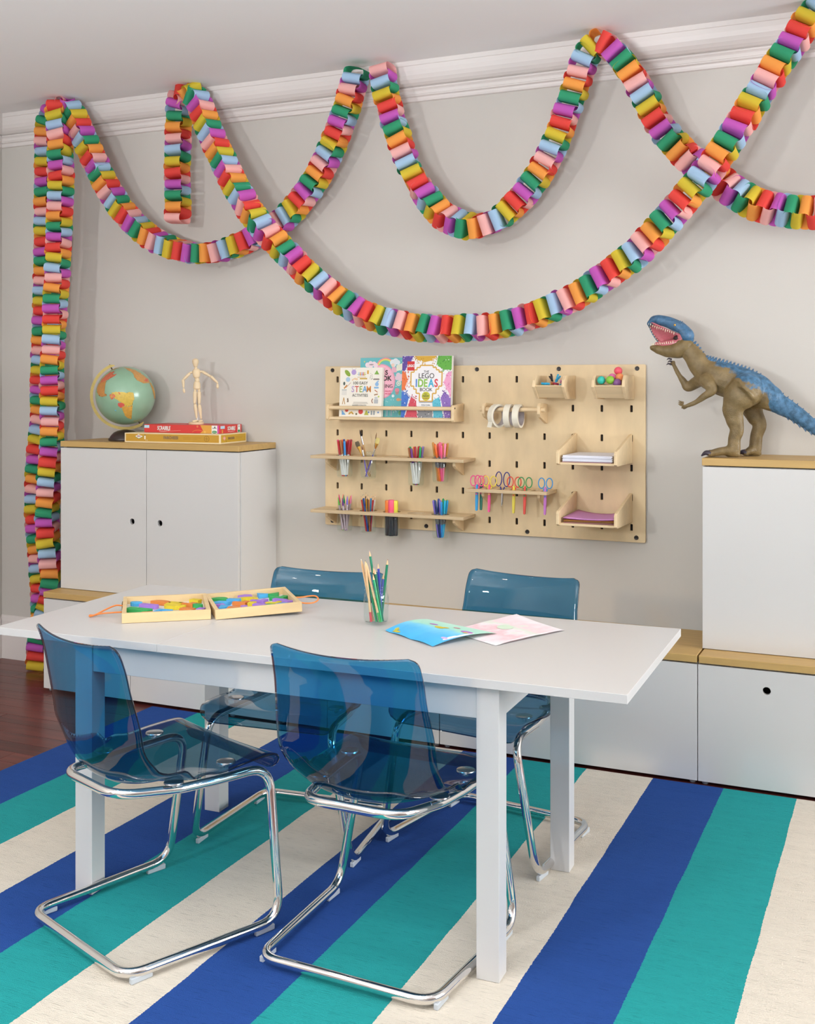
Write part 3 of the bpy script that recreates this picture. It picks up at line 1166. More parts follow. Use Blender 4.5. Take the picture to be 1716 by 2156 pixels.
brush('lilac handled paint brush leaning left in the jar', (bxj + .002, JY - .016, bz_), (bxj - .016, JY - .020, bz_ + .105), .14, col('#7a6bd0'), False, col('#7b4a2a', .8), .0026)

# ---- book ledge with three books
o = thing('book_ledge', 'plywood book ledge with dowel rail, top left of the peg board', 'shelf', (-2.056, -.075, 1.279))
obj('ledge', box(BM(), -.291, .291, -.056, .0555, 0, .012, bev=.001), M['birch2'], o)
for sx in (-1, 1):
    x = sx * .2975
    P = [(.056, -.004), (-.056, -.004), (-.062, .003), (-.062, .058), (-.056, .066), (.056, .074)]
    bm = prism(BM(), P, x - .006, x + .006, 'YZ')
    bmesh.ops.bevel(bm, geom=bm.edges[:], offset=.001, segments=1, affect='EDGES')
    obj('side_panel', bm, M['birch2'], o)
obj('rail', lathe(BM(), [(.0085, -.291), (.0085, .291)], 16, axis='X'), M['birch2'], o, (0, -.049, .052), smooth=60)
for sx in (-1, 1):
    obj('rail_end', lathe(BM(), [(0, 0), (.004, 0), (.004, .001)], 12, axis='X'), M['dark'], o, (sx * .3036 if sx > 0 else -.3046, -.049, .054))


def book(label, x0, x1, y, h, t, tilt, cover, rz=0):
    """book standing on the ledge, leaning back; its origin at the foot of the cover, art on the -y face"""
    o = thing('book', label, 'book', ((x0 + x1) / 2, y, 1.2915), rot=(radians(-tilt), 0, radians(rz)))
    w = x1 - x0
    obj('cover', box(BM(), -w / 2, w / 2, 0, .0015, 0, h), cover, o)
    obj('pages', box(BM(), -w / 2 + .001, w / 2 - .002, .0016, t - .0016, .002, h - .002), mat('page_edges', '#eee8da', .8, var=.12, vscale=(5, 900, 5)), o)
    obj('back_cover', box(BM(), -w / 2, w / 2, t - .0015, t, 0, h), cover, o)
    return o, w


class Art:
    """flat print: coloured polygons in one mesh with several inks"""
    def __init__(s):
        s.bm = BM()
        s.m = []
        s.k = 0

    def poly(s, P, hx):
        mm = col(hx, .5)
        if mm not in s.m:
            s.m.append(mm)
        s.k += 1
        y = -.0003 - .0000014 * s.k
        f = s.bm.faces.new([s.bm.verts.new((x, y, z)) for x, z in P])
        f.material_index = s.m.index(mm)

    def circ(s, x, z, r, hx, ry=None, n=18):
        s.poly(circ(x, z, r, n, ry), hx)

    def rect(s, x, z, w, h, hx, a=0):
        c_, s_ = cos(radians(a)), sin(radians(a))
        s.poly([(x + px * c_ - pz * s_, z + px * s_ + pz * c_) for px, pz in ((-w / 2, -h / 2), (w / 2, -h / 2), (w / 2, h / 2), (-w / 2, h / 2))], hx)

    def line(s, P, w, hx):
        for (x0, z0), (x1, z1) in zip(P, P[1:]):
            d = Vector((x1 - x0, z1 - z0)).normalized() * w / 2
            s.poly([(x0 - d[1], z0 + d[0]), (x1 - d[1], z1 + d[0]), (x1 + d[1], z1 - d[0]), (x0 + d[1], z0 - d[0])], hx)

    def done(s, name, parent, loc=(0, 0, 0), rot=(0, 0, 0)):
        return obj(name, s.bm, s.m, parent, loc, rot)


TX = (radians(90), 0, 0)
INK = col('#34302e', .6)
# 1: cream activity book
o, w = book('cream book of science activities in front, left on the ledge', -2.3105, -2.1035, -.106, .2165, .018, 4, col('#efeadd', .5))
A = Art()
A.poly([(x * .72 - y * .69 - .067, x * .69 + y * .72 + .192) for x, y in circ(0, 0, .0095, 16, .018)], '#8cab3a')
A.circ(-.036, .196, .012, '#b29ad0')
A.line([(-.043, .207), (-.046, .213)], .001, '#6a5a80')
A.line([(-.029, .207), (-.026, .213)], .001, '#6a5a80')
A.rect(.003, .186, .042, .002, '#c79a5a')
A.rect(.003, .174, .042, .002, '#c79a5a')
for i, c in enumerate(('#9ecbe0', '#e29a4a', '#9c9cd0', '#d0574a', '#c4c45a')):
    A.rect(-.011 + i * .007, .188, .004, .016, c)
A.rect(.033, .196, .008, .016, '#d8a33c')
A.poly([(.064, .186), (.088, .186), (.076, .205)], '#7fae48')
for i in range(16):
    A.circ(RND.uniform(.044, .06), RND.uniform(.164, .19), .0014, '#6f6b66', n=8)
A.circ(-.064, .164, .011, '#a9c6dc', n=9)
A.poly([(-.046, .163), (-.03, .172), (-.014, .168), (-.018, .160), (-.034, .164), (-.042, .157)], '#e6c6a0')
A.rect(.012, .1675, .036, .006, '#c9a640')
A.poly([(.062, .168), (.088, .168), (.09, .162), (.06, .162)], '#8a7b74')
A.circ(-.082, .146, .005, '#4c5a55', .008)
A.line([(-.082, .124), (-.068, .139)], .006, '#c9873c')
A.line([(-.072, .128), (-.05, .15)], .0018, '#b9845a')
A.circ(.078, .143, .009, '#8db7e0')
A.rect(.076, .128, .022, .007, '#7fb1dc')
A.line([(.076, .150), (.086, .158)], .006, '#8db7e0')
A.rect(-.081, .106, .024, .022, '#dedbd2')
A.rect(-.081, .118, .024, .004, '#aeb6b4')
A.line([(.068, .118), (.082, .108)], .004, '#c07a5a')
A.line([(.066, .096), (.084, .1)], .006, '#a98a6a')
A.line([(-.088, .055), (-.082, .084), (-.076, .055)], .003, '#b98a3a')
A.poly([(-.068, .064), (-.058, .064), (-.058, .068), (-.06, .082), (-.066, .08), (-.064, .068)], '#7b6650')
A.rect(.076, .068, .02, .018, '#b5b9bb')
A.rect(.076, .083, .014, .010, '#c5c9cb')
A.line([(.060, .06), (.055, .07), (.06, .08)], .004, '#8a5a3a')
A.circ(.088, .089, .004, '#bcd05a')
A.circ(-.066, .029, .0085, '#cf4a3c')
A.poly([(-.09, .008), (-.07, .008), (-.09, .03)], '#6fa8d8')
A.poly([(-.058, .010), (-.052, .02), (-.04, .024), (-.03, .012), (-.036, .01), (-.043, .016), (-.05, .01)], '#caa03c')
A.circ(.003, .023, .0115, '#d2433c')
A.rect(-.018, .012, .008, .008, '#6a6a40')
A.poly([(.02, .008), (.042, .008), (.034, .028), (.028, .028)], '#b3b84a')
A.rect(.056, .018, .008, .018, '#9aa3a8')
A.rect(.068, .018, .008, .018, '#9aa3a8')
A.circ(.042, .02, .004, '#5b86c0')
A.circ(.088, .02, .004, '#5b86c0')
A.rect(0, .0635, .068, .0016, '#8d867c')
A.rect(0, .0585, .074, .0016, '#8d867c')
A.done('cover_art', o)
text('title', '100 EASY', .0185, INK, o, (-.003, -.0006, .1475), TX)
for i, (chh, hx) in enumerate(zip('STEAM', ('#b7a0c8', '#cf5a4a', '#97b04e', '#5d9fd0', '#d98a3e'))):
    text('title_letter', chh, .0385, col(hx, .5), o, (-.0385 + i * .0195, -.0006, .120), TX, bold=.0006, sx=.82)
text('title', 'ACTIVITIES', .0185, INK, o, (-.002, -.0006, .0935), TX, sx=.85)
text('author', 'ANDREW SCHLOTH', .0075, INK, o, (-.005, -.0006, .0505), TX)

# 2: turquoise colouring book
o, w = book('turquoise coloring book with rainbow, standing behind the cream book', -2.222, -2.0125, -.082, .259, .010, 3, col('#67b9bd', .5))
A = Art()
A.circ(-.0, .155, .066, '#e59ab0', .076, 40)
A.circ(-.0, .155, .061, '#f3b4c6', .071, 40)
for i, c in enumerate(('#e98aa6', '#f0b45c', '#f2e07a', '#8fd07a')):
    A.line([(.018 + (.042 - i * .0038) * cos(radians(a)), .221 + (.036 - i * .0034) * sin(radians(a))) for a in range(20, 171, 15)], .0042, c)
for cx_, cz_ in ((-.07, .228), (-.055, .234), (-.038, .232), (-.03, .226), (-.055, .222)):
    A.circ(cx_, cz_, .011, '#ecd7de')
text('print', 'AGES', .008, INK, o, (-.05, -.0016, .229), TX)
for cx_, cz_, rr_ in ((.052, .238, .013), (.066, .242, .014), (.078, .238, .01), (.058, .228, .010)):
    A.circ(cx_, cz_, rr_, '#e6eef0')
A.poly([(.07, .225), (.1, .235), (.098, .205), (.07, .2)], '#e9ecd6')
A.poly([(.05, .218), (.066, .218), (.074, .196), (.046, .192)], '#e7b3c4')
A.circ(.053, .226, .008, '#efd1bd')
for cx_, cz_, rr_ in ((.08, .182, .011), (.092, .176, .012), (.075, .17, .010), (.09, .165, .01)):
    A.circ(cx_, cz_, rr_, '#e6cbd8')
A.circ(.083, .147, .0115, '#e4e7d8')
A.circ(.083, .147, .007, '#8fb9b4')
A.circ(.083, .147, .0045, '#e4e7d8')
A.poly([(.066, .115), (.086, .115), (.082, .098), (.07, .098)], '#b98a86')
A.circ(.076, .118, .011, '#e2899a', .008)
A.circ(.057, .092, .0065, '#e3ecec')
A.circ(.083, .076, .010, '#d79a6c', .007)
A.poly([(.092, .076), (.1, .084), (.1, .068)], '#d79a6c')
for i in range(7):
    A.line([(.065, .034), (.065 + .016 * cos(i * .9), .034 + .016 * sin(i * .9))], .002, '#d4e3de')
A.circ(.092, .018, .009, '#5b9a58')
A.circ(.103 - .004, .03, .006, '#3b6f9f')
for i in range(26):
    A.circ(RND.uniform(.0, .1), RND.uniform(.06, .25), .0016, '#e6f0ee', n=6)
A.circ(-.085, .242, .003, '#e8d25a')
A.circ(-.09, .215, .003, '#e8d25a')
for i in range(12):
    A.line([(.015 + i * .007, .004), (.017 + i * .007, RND.uniform(.02, .055))], .0022, RND.choice(('#7fae9a', '#c78fb0', '#4d8f93')))
A.done('cover_art', o)
text('title', 'S', .028, INK, o, (.024, -.0016, .193), TX, bold=.0008)
text('title', 'OK', .030, INK, o, (.026, -.0016, .168), TX, bold=.0008)
text('title', 'ING', .022, INK, o, (.036, -.0016, .134), TX)
text('subtitle', 'MAZES', .010, col('#d8476f', .5), o, (.034, -.0016, .112), TX)
text('subtitle', 'MORE!', .010, col('#d8476f', .5), o, (.034, -.0016, .101), TX)

# 3: white building-brick book
o, w = book('tall white ideas book with colorful brick splashes, right on the ledge', -2.0105, -1.7805, -.104, .266, .020, 4, col('#f1eff0', .35))
A = Art()
hw_ = w / 2


def splash(P, dirv, hx, hx2, n=46):
    """a wedge of bricks that breaks up into loose pieces towards the middle"""
    A.poly(P, hx)
    cx_ = sum(p[0] for p in P) / len(P)
    cz_ = sum(p[1] for p in P) / len(P)
    for i in range(n):
        a, b = RND.choice(P), RND.choice(P)
        t = RND.random()
        x = a[0] * t + b[0] * (1 - t)
        z = a[1] * t + b[1] * (1 - t)
        k = RND.random() ** 2 * .022
        x += dirv[0] * k + RND.uniform(-.004, .004)
        z += dirv[1] * k + RND.uniform(-.004, .004)
        x = max(-hw_ + .003, min(hw_ - .003, x))
        z = max(.003, min(.263, z))
        A.rect(x, z, RND.uniform(.003, .007), RND.uniform(.002, .004), RND.choice((hx, hx2, hx2 if i % 3 else '#f1eff0')), RND.uniform(0, 180))


splash([(-hw_, .265), (-.063, .265), (-.066, .257), (-.104, .2), (-hw_, .203)], (.5, -.3), '#5a3f97', '#7d63b5', 34)
splash([(-.055, .265), (.046, .265), (.03, .246), (-.01, .238), (-.042, .247)], (0, -1), '#d8a92f', '#b98920')
splash([(.052, .265), (hw_, .265), (hw_, .205), (.08, .205), (.045, .225)], (-.5, -.6), '#5fae3a', '#3f8a2a')
splash([(-hw_, .198), (-.1, .194), (-.088, .165), (-.1, .125), (-hw_, .115)], (1, 0), '#e8763a', '#c9552a')
splash([(hw_, .2), (.095, .19), (.08, .15), (.1, .115), (hw_, .09)], (-1, 0), '#eea3c8', '#d977ad')
splash([(-hw_, .11), (-.1, .11), (-.08, .085), (-.1, .0), (-hw_, .0)], (.8, .2), '#3f72c8', '#2a55a8')
splash([(-.07, .088), (-.045, .075), (-.04, .001), (-.096, .001)], (.3, .5), '#d24a5c', '#b3243c')
splash([(.03, .07), (.062, .09), (.082, .001), (.038, .001)], (-.2, .5), '#59bcd2', '#2a9cb8')
splash([(hw_, .085), (.085, .112), (.068, .085), (.09, .001), (hw_, .001)], (-.6, .4), '#8a68b8', '#6a4a9a')
splash([(-.034, .03), (.032, .03), (.032, .001), (-.034, .001)], (0, .5), '#8a8c90', '#4e5054', 24)
# white gaps between wedges, stepped gold frame
octo = [(-.03, .224), (.03, .224), (.03, .215), (.045, .215), (.045, .205), (.058, .205), (.058, .195), (.072, .195), (.072, .135), (.058, .135), (.058, .122), (.046, .122), (.046, .104), (.03, .104), (.03, .07), (-.03, .07), (-.03, .104), (-.046, .104), (-.046, .122), (-.058, .122), (-.058, .135), (-.072, .135), (-.072, .195), (-.058, .195), (-.058, .205), (-.045, .205), (-.045, .215), (-.03, .215)]
A.poly([(x * 1.0, z) for x, z in octo], '#f1eff0')
A.line(octo + octo[:1], .0055, '#d6a63a')
A.circ(.0, .092, .0195, '#c9c83e', n=28)
A.rect(0, .066, .062, .005, '#9fa5ab')
A.rect(0, .054, .06, .018, '#eef0f2')
A.rect(-.074, .222, .034, .04, '#d12a2c')
A.rect(-.074, .222, .030, .0005, '#d12a2c')
A.done('cover_art', o)
text('logo', 'LEGO', .0145, WHITE, o, (-.074, -.0016, .222), TX, bold=.0006, shear=.15)
text('title', 'THE', .0135, INK, o, (.0, -.0016, .197), TX)
text('title', 'LEGO', .0315, INK, o, (0, -.0016, .178), TX, sx=.93)
for i, (chh, hx) in enumerate(zip('IDEAS', ('#3f7fd0', '#8cc04a', '#8cc04a', '#3bb0d4', '#dc3f4a'))):
    text('title_letter', chh, .047, col(hx, .5), o, ((-.046, -.026, -.003, .023, .046)[i], -.0016, .1465), TX, bold=.0012, sx=.78)
text('title', 'BOOK', .021, INK, o, (0, -.0016, .1195), TX)
text('badge', 'ALL', .0095, col('#6c6a24', .5), o, (0, -.0016, .102), TX)
text('badge', 'NEW', .0125, INK, o, (0, -.0016, .092), TX)
text('badge', 'MODELS', .0075, col('#b5552c', .5), o, (0, -.0016, .082), TX)
text('print', 'YOU CAN', .009, INK, o, (0, -.0016, .0535), TX)

# ---- scissor rack
o = thing('scissor_rack', 'narrow plywood rack with slots holding a row of craft scissors', 'rack', (-1.5145, -.0925, 1.001))
SX = [-1.655, -1.602, -1.548, -1.495, -1.447, -1.36]
plate('rack_board', rrect(0, 0, .352, .147, .004, 2), [rrect(x + 1.5145, -.012, .03, .075, .004, 2) for x in SX] + [rrect(-1.404 + 1.5145, -.012, .03, .075, .004, 2)], .0125, [M['birch2'], M['plyedge']], o, (0, 0, -.0065), bev=.001)
for bxx in (-1.6303, -1.3878):
    bracket(o, bxx + 1.5145, 0, .098, .062, BF - .0006 + .0925, -.0132)


def scissors(label, x, y, z, ring, blade, rw=.0145, rh=.022, metal=False, tip=.105, yaw=0):
    o = thing('scissors', label, 'scissors', (x, y, z), rot=(radians(-4), 0, radians(yaw)))
    for sx in (-1, 1):
        P = [(sx * (rw * 1.12) + rw * cos(2 * pi * i / 20) * .92, rh + .006 + rh * sin(2 * pi * i / 20) * .95) for i in range(20)]
        bm = tube(BM(), [(px, sx * .0012, pz) for px, pz in P], .0022, 8, closed=True)
        shaft(bm, (sx * rw * .55, sx * .0012, .006), (sx * .003, sx * .0012, -.012), .0026, .0026)
        obj('handle', bm, ring, o, smooth=180)
    if metal:
        for sx in (-1, 1):
            obj('blade', prism(BM(), [(-.004, -.01), (.004, -.01), (.004 + sx * .0005, -tip * .7), (sx * .001, -tip)], sx * .0012 - .0006, sx * .0012 + .0006, 'XZ'), M['steel'], o)
    else:
        for sx in (-1, 1):
            P = [(-.0045, .004), (-.002, .013), (.002, .013), (.0045, .004), (.0055, -.05), (.0042, -tip + .003), (.002, -tip), (-.002, -tip), (-.0042, -tip + .003), (-.0055, -.05)]
            obj('blade', prism(BM(), P, sx * .0022 - .0016, sx * .0022 + .0016, 'XZ'), blade, o)
        obj('pivot', lathe(BM(), [(.0036, -.0046), (.0036, .0046)], 14, axis='Y'), ring, o, (0, 0, -.026), smooth=60)
    return o


RC = {'pink': col('#ee4f94'), 'yellow': col('#efd84a'), 'navy': col('#2d3087'), 'red': col('#e2432f'), 'green': col('#1c9450'), 'blue': col('#2792d8'), 'bluebl': col('#1d9bd8'), 'greenbl': col('#127a63'), 'pinkbl': col('#ee4f94'), 'yelbl': col('#e0cf3c'), 'redbl': col('#e0402f'), 'lilac': col('#c46fc8')}
scissors('pink handled scissors with blue guard, front left of the rack', SX[0], -.118, 1.0035, RC['pink'], RC['bluebl'], tip=.096)
scissors('pink handled scissors with dark green guard, half hidden behind the pair in front', SX[0] + .010, -.092, 1.0035, RC['pink'], RC['greenbl'], tip=.096, yaw=4)
scissors('yellow handled scissors with pink guard in the rack', SX[1], -.112, 1.0035, RC['yellow'], RC['pinkbl'], tip=.1)
scissors('larger navy handled scissors with bare steel blades in the rack', SX[2], -.105, 1.004, RC['navy'], None, .017, .031, metal=True, tip=.075, yaw=-14)
scissors('red handled scissors with yellow guard in the rack', SX[3], -.112, 1.0035, RC['red'], RC['yelbl'], tip=.1)
scissors('green handled scissors with red guard in the rack', SX[4], -.114, 1.0035, RC['green'], RC['redbl'], tip=.102)
scissors('blue handled scissors with lilac guard at the right end of the rack', SX[5], -.114, 1.0035, RC['blue'], RC['lilac'], tip=.1)

# ---- tape holder
o = thing('tape_holder', 'plywood brackets with a dowel holding rolls of masking tape', 'holder', (-1.5055, BF - .0006, 1.333))
for bxx in (-.1195, .1195):
    P = [(0, .018), (-.10, .024), (-.122, .024), (-.138, .012), (-.138, -.02), (-.12, -.034), (-.006, -.062), (0, -.062)]
    P = [(y * .78, z) for y, z in P]
    bm = prism(BM(), P, bxx - .006, bxx + .006, 'YZ')
    bmesh.ops.bevel(bm, geom=bm.edges[:], offset=.001, segments=1, affect='EDGES')
    obj('bracket', bm, M['birch2'], o)
obj('dowel', lathe(BM(), [(.0095, -.14), (.0095, .142)], 18, axis='X'), M['birch2'], o, (0, -.086, -.003), smooth=60)
TP = mat('masking_tape', '#ece6d3', .6, var=.05, vscale=(40, 40, 40))
CARD = mat('printed_core', '#b9b3b6', .6)
for i, (x, rz, lab) in enumerate(((-1.569, -24, 'roll of masking tape with loose end, leftmost on the dowel'), (-1.5175, 1, 'roll of masking tape seen edge on, middle of the dowel'), (-1.4785, 6, 'roll of masking tape, rightmost on the dowel'))):
    Rr = .0488
    ri = Rr - .0105
    zc = 1.333 - .003 + .0095 - ri + .0022
    t = thing('tape_roll', lab, 'tape', (x, BF - .0866, zc), radians(-rz * 0 + (rz if i == 0 else 0)))
    hw2 = .0125
    obj('tape', lathe(BM(), [(Rr, -hw2), (Rr, hw2), (ri + .0022, hw2), (ri + .0022, -hw2), (Rr, -hw2)], 40, axis='X', cap=False), TP, t, smooth=40)
    obj('core', lathe(BM(), [(ri + .0022, -hw2), (ri + .0022, hw2), (ri, hw2), (ri, -hw2), (ri + .0022, -hw2)], 40, axis='X', cap=False), CARD, t, smooth=40)
    if i == 0:
        bm = BM()
        q = [bm.verts.new(p) for p in ((-hw2, -Rr * .86, -.022), (hw2, -Rr * .86, -.022), (hw2 * .9, -Rr * 1.0, -.048), (-hw2, -Rr * 1.02, -.046))]
        bm.faces.new(q)
        obj('loose_end', bm, TP, t)

# ---- two small bins


def bin_(x0, x1, label):
    cx = (x0 + x1) / 2
    o = thing('small_bin', label, 'bin', (cx, BF - .0006, 1.376))
    hw = (x1 - x0) / 2
    for sx in (-1, 1):
        P = [(0, -.002), (-.115, 0), (-.168, .048), (-.160, .075), (-.138, .094), (0, .094)]
        x = sx * hw
        bm = prism(BM(), P, x - .006, x + .006, 'YZ')
        bmesh.ops.bevel(bm, geom=bm.edges[:], offset=.0012, segments=1, affect='EDGES')
        obj('side_panel', bm, M['birch2'], o)
    P = [(-.113, .004), (-.166, .05), (-.158, .055), (-.106, .012)]
    obj('front_panel', prism(BM(), P, -hw + .0062, hw - .0062, 'YZ'), M['birch2'], o)
    obj('bottom_panel', box(BM(), -hw + .0062, hw - .0062, -.108, -.006, .004, .012), M['birch2'], o)
    obj('back_panel', box(BM(), -hw + .0062, hw - .0062, -.006, -.0006, .004, .088), M['birch2'], o)
    return o


bin_(-1.3878, -1.2666, 'plywood bin of small plastic clips, top of the peg board')
bin_(-1.1453, -1.0240, 'plywood bin of colored balls, top right of the peg board')
BALL = [(-1.118, -.155, 1.4415, '#35bfae', 'teal ball at the front left of the plywood bin'),
        (-1.0815, -.158, 1.4425, '#8ac23e', 'lime green ball at the front of the plywood bin'),
        (-1.083, -.118, 1.452, '#e577ae', 'pink ball behind the lime green one'),
        (-1.052, -.126, 1.462, '#f0955a', 'orange ball under the red one in the plywood bin'),
        (-1.0625, -.105, 1.4875, '#ee5a6c', 'red ball on top of the heap in the plywood bin'),
        (-1.0555, -.150, 1.431, '#8a5a96', 'purple ball low in the plywood bin'),
        (-1.041, -.100, 1.428, '#f2b932', 'golden ball low behind the right side panel'),
        (-1.050, -.118, 1.408, '#d8c43a', 'yellow ball at the bottom right of the bin'),
        (-1.085, -.115, 1.412, '#e3d7c6', 'cream ball at the bottom of the bin'),
        (-1.115, -.108, 1.408, '#2b8d92', 'dark teal ball at the back left of the bin')]
for x, y, z, hx, lab in BALL:
    t = thing('ball', lab, 'ball', (x, y, z - .0165 + (.009 if z < 1.456 else 0)))
    obj('surface', sphere(BM(), (0, 0, .0165), .0165, 20, 14), col(hx, .45), t, smooth=180)


def clip(label, loc, rot, hx):
    o = thing('plastic_clip', label, 'clip', loc, rot=rot)
    m = col(hx)
    for s in (-1, 1):
        bm = prism(BM(), [(-.016, s * .001), (-.004, s * .002), (.004, s * .006), (.018, s * .008), (.018, s * .0055), (.005, s * .003), (-.004, s * .0005), (-.016, s * .0)], -.004, .004, 'XZ')
        obj('jaw', bm, m, o)
    obj('ring', tube(BM(), [(-.006 + .006 * cos(a), 0, .006 * sin(a)) for a in [2 * pi * i / 12 for i in range(12)]], .0016, 6, closed=True), m, o, smooth=180)


CL = [('#37b0dd', 'sky blue', (-1.350, -.150, 1.424), (60, 10, 20)), ('#37b0dd', 'light blue', (-1.305, -.130, 1.444), (20, -60, 40)), ('#2a2730', 'black', (-1.334, -.115, 1.446), (10, -50, 130)),
      ('#e7a03a', 'orange', (-1.322, -.140, 1.422), (70, 30, 100)), ('#3da86a', 'green', (-1.360, -.125, 1.418), (50, 0, 60)), ('#a2304a', 'maroon', (-1.312, -.150, 1.426), (80, 10, -20)),
      ('#2f2f8f', 'navy', (-1.336, -.140, 1.416), (90, 0, 10)), ('#d86fb0', 'pink', (-1.288, -.115, 1.428), (30, 40, 70)), ('#e7d23a', 'yellow', (-1.345, -.100, 1.412), (90, 0, 80)), ('#37b0dd', 'deep blue', (-1.300, -.105, 1.418), (70, 0, -40)),
      ('#5d5550', 'grey', (-1.318, -.085, 1.41), (90, 0, 140)), ('#3da86a', 'lime', (-1.29, -.14, 1.41), (90, 0, 30))]
for hx, nm, loc, rt in CL:
    clip('%s plastic clip in the small plywood bin' % nm, (loc[0], loc[1], loc[2] + .012), tuple(radians(a) for a in rt), hx)


# ---- two paper trays
def tray(z, label):
    o = thing('paper_tray', label, 'tray', (-1.1465, BF - .0006, z))
    hw = .1145
    for sx in (-1, 1):
        P = [(0, -.004), (-.245, -.002), (-.258, .004), (-.258, .046), (-.25, .056), (-.006, .112), (0, .112)]
        x = sx * hw
        bm = prism(BM(), P, x - .006, x + .006, 'YZ')
        bmesh.ops.bevel(bm, geom=bm.edges[:], offset=.0012, segments=1, affect='EDGES')
        obj('side_panel', bm, M['birch2'], o)
    obj('tray_base', box(BM(), -hw + .0062, hw - .0062, -.25, -.0006, 0, .009, bev=.0008), M['birch2'], o)
    return o


tray(1.1215, 'upper plywood paper tray holding a stack of white paper')
tray(.884, 'lower plywood paper tray holding a few colored sheets')


def sheet(bm, w, d, z0, fn, n=10):
    g = [[bm.verts.new((-w / 2 + w * i / n, -d / 2 + d * j / 6, z0 + fn(i / n, j / 6))) for j in range(7)] for i in range(n + 1)]
    for i in range(n):
        for j in range(6):
            bm.faces.new((g[i][j], g[i + 1][j], g[i + 1][j + 1], g[i][j + 1]))
    return bm


o = thing('paper_stack', 'stack of white paper in the upper plywood tray', 'paper', (-1.1465, -.142, 1.1312))
pw = col('#e6e7f0', .7)
pl = col('#b9889a', .7)
for k in range(11):
    dx, dy, rz = RND.uniform(-.002, .002), RND.uniform(-.003, .003), RND.uniform(-1, 1)
    bm = box(BM(), -.098, .098, -.118, .112, 0, .0022)
    obj('sheet', bm, pl if k == 0 else pw, o, (dx, dy - .002 * (k % 3), k * .0024), (0, 0, radians(rz)))
o = thing('paper_stack', 'few pink and brown sheets in the lower plywood tray', 'paper', (-1.1465, -.142, .8937))
for k, hx in enumerate(('#c58aa8', '#b98d5a', '#8f6a48', '#d79a4a', '#a35f8f', '#d394cf')):
    z = k * .0028
    top = k == 5
    fn = (lambda a, b: .012 * (2 * a - 1) ** 2 * (1 - .7 * (1 - b))) if k >= 4 else (lambda a, b: .003 * a)
    bm = sheet(BM(), .2, .225, z + (.002 if k >= 4 else 0), fn)
    ob = obj('sheet', bm, col(hx, .7), o, (RND.uniform(-.003, .003), 0, 0), smooth=180)
    md = ob.modifiers.new('thick', 'SOLIDIFY')
    md.thickness = .0006

# ================================================================== ON THE LEFT TALL CABINET
TOPZ = 1.1645
# ---- globe
gx, gy = -3.425, -.17
o = thing('globe', 'vintage green desk globe with brass meridian on a dark round base', 'globe', (gx, gy, TOPZ))
GC = Vector((0, 0, 1.3795 - TOPZ))
GR = .1395
# the picture plane of the ring faces the room, turned towards the camera
yawg = radians(38)
GM = Matrix.Rotation(yawg, 4, 'Z')      # local x right, y away, z up
ocean = mat('globe_ocean', '#93b79c', .28, col2='#82a688', vscale=(9, 9, 9), spec=.5, coat=.3)
bm = sphere(BM(), (0, 0, 0), GR, 48, 32)
ball = obj('ball', bm, ocean, o, GC, smooth=180)
land = [
    ('#d9b84e', [(-.10, .13), (.02, .10), (.12, .13), (.26, .10), (.27, .02), (.29, -.1), (.24, -.2), (.22, -.3), (.1, -.36), (-.02, -.33), (-.13, -.24), (-.28, -.12), (-.40, -.06), (-.47, -.12), (-.5, -.02), (-.44, .1), (-.3, .14)]),
    ('#dba64a', [(-.13, -.35), (-.02, -.34), (.1, -.37), (.23, -.32), (.22, -.42), (.14, -.56), (.12, -.66), (.19, -.74), (.2, -.78), (.08, -.76), (0, -.68), (-.07, -.52)]),
    ('#dc5f52', [(-.51, .05), (-.4, .08), (-.34, .03), (-.33, -.04), (-.44, -.12), (-.49, -.08)]),
    ('#dc5f52', [(-.24, -.24), (-.12, -.22), (-.02, -.28), (-.06, -.36), (-.15, -.4), (-.24, -.33)]),
    ('#dc6a58', [(-.24, .14), (-.18, .1), (-.16, .06), (-.2, .05)]),
    ('#cf9a5a', [(-.05, .96), (.1, .93), (.28, .88), (.5, .76), (.7, .6), (.8, .48), (.77, .43), (.6, .42), (.5, .46), (.38, .52), (.29, .62), (.27, .72), (.2, .8), (.06, .88)]),
    ('#d96a56', [(.6, .48), (.66, .58), (.76, .58), (.73, .48)]),
    ('#d9a24e', [(.8, .47), (.86, .4), (.93, .26), (.975, .1), (.985, -.1), (.96, -.12), (.93, .02), (.9, .16), (.86, .28), (.8, .4)]),
    ('#d07050', [(-.36, .82), (-.42, .72), (-.34, .72), (-.26, .74), (-.42, .62), (-.6, .52), (-.8, .44), (-.86, .38), (-.8, .52), (-.66, .68), (-.5, .8)]),
    ('#c99a5c', [(-.5, .86), (-.34, .9), (-.22, .94), (-.34, .93), (-.46, .88)]),
    ('#c98b45', [(-.62, .5), (-.66, .36), (-.72, .26), (-.83, .2), (-.82, .08), (-.78, .04), (-.68, .08), (-.6, .04), (-.62, .0), (-.76, -.04), (-.86, .0), (-.93, .12), (-.94, .24), (-.88, .4), (-.78, .5)]),
    ('#d3b46a', [(.26, -.86), (.42, -.84), (.52, -.78), (.4, -.84), (.3, -.88)]),
    ('#79c3d6', [(-.36, -.47), (-.3, -.46), (-.29, -.52), (-.34, -.5)]),
]


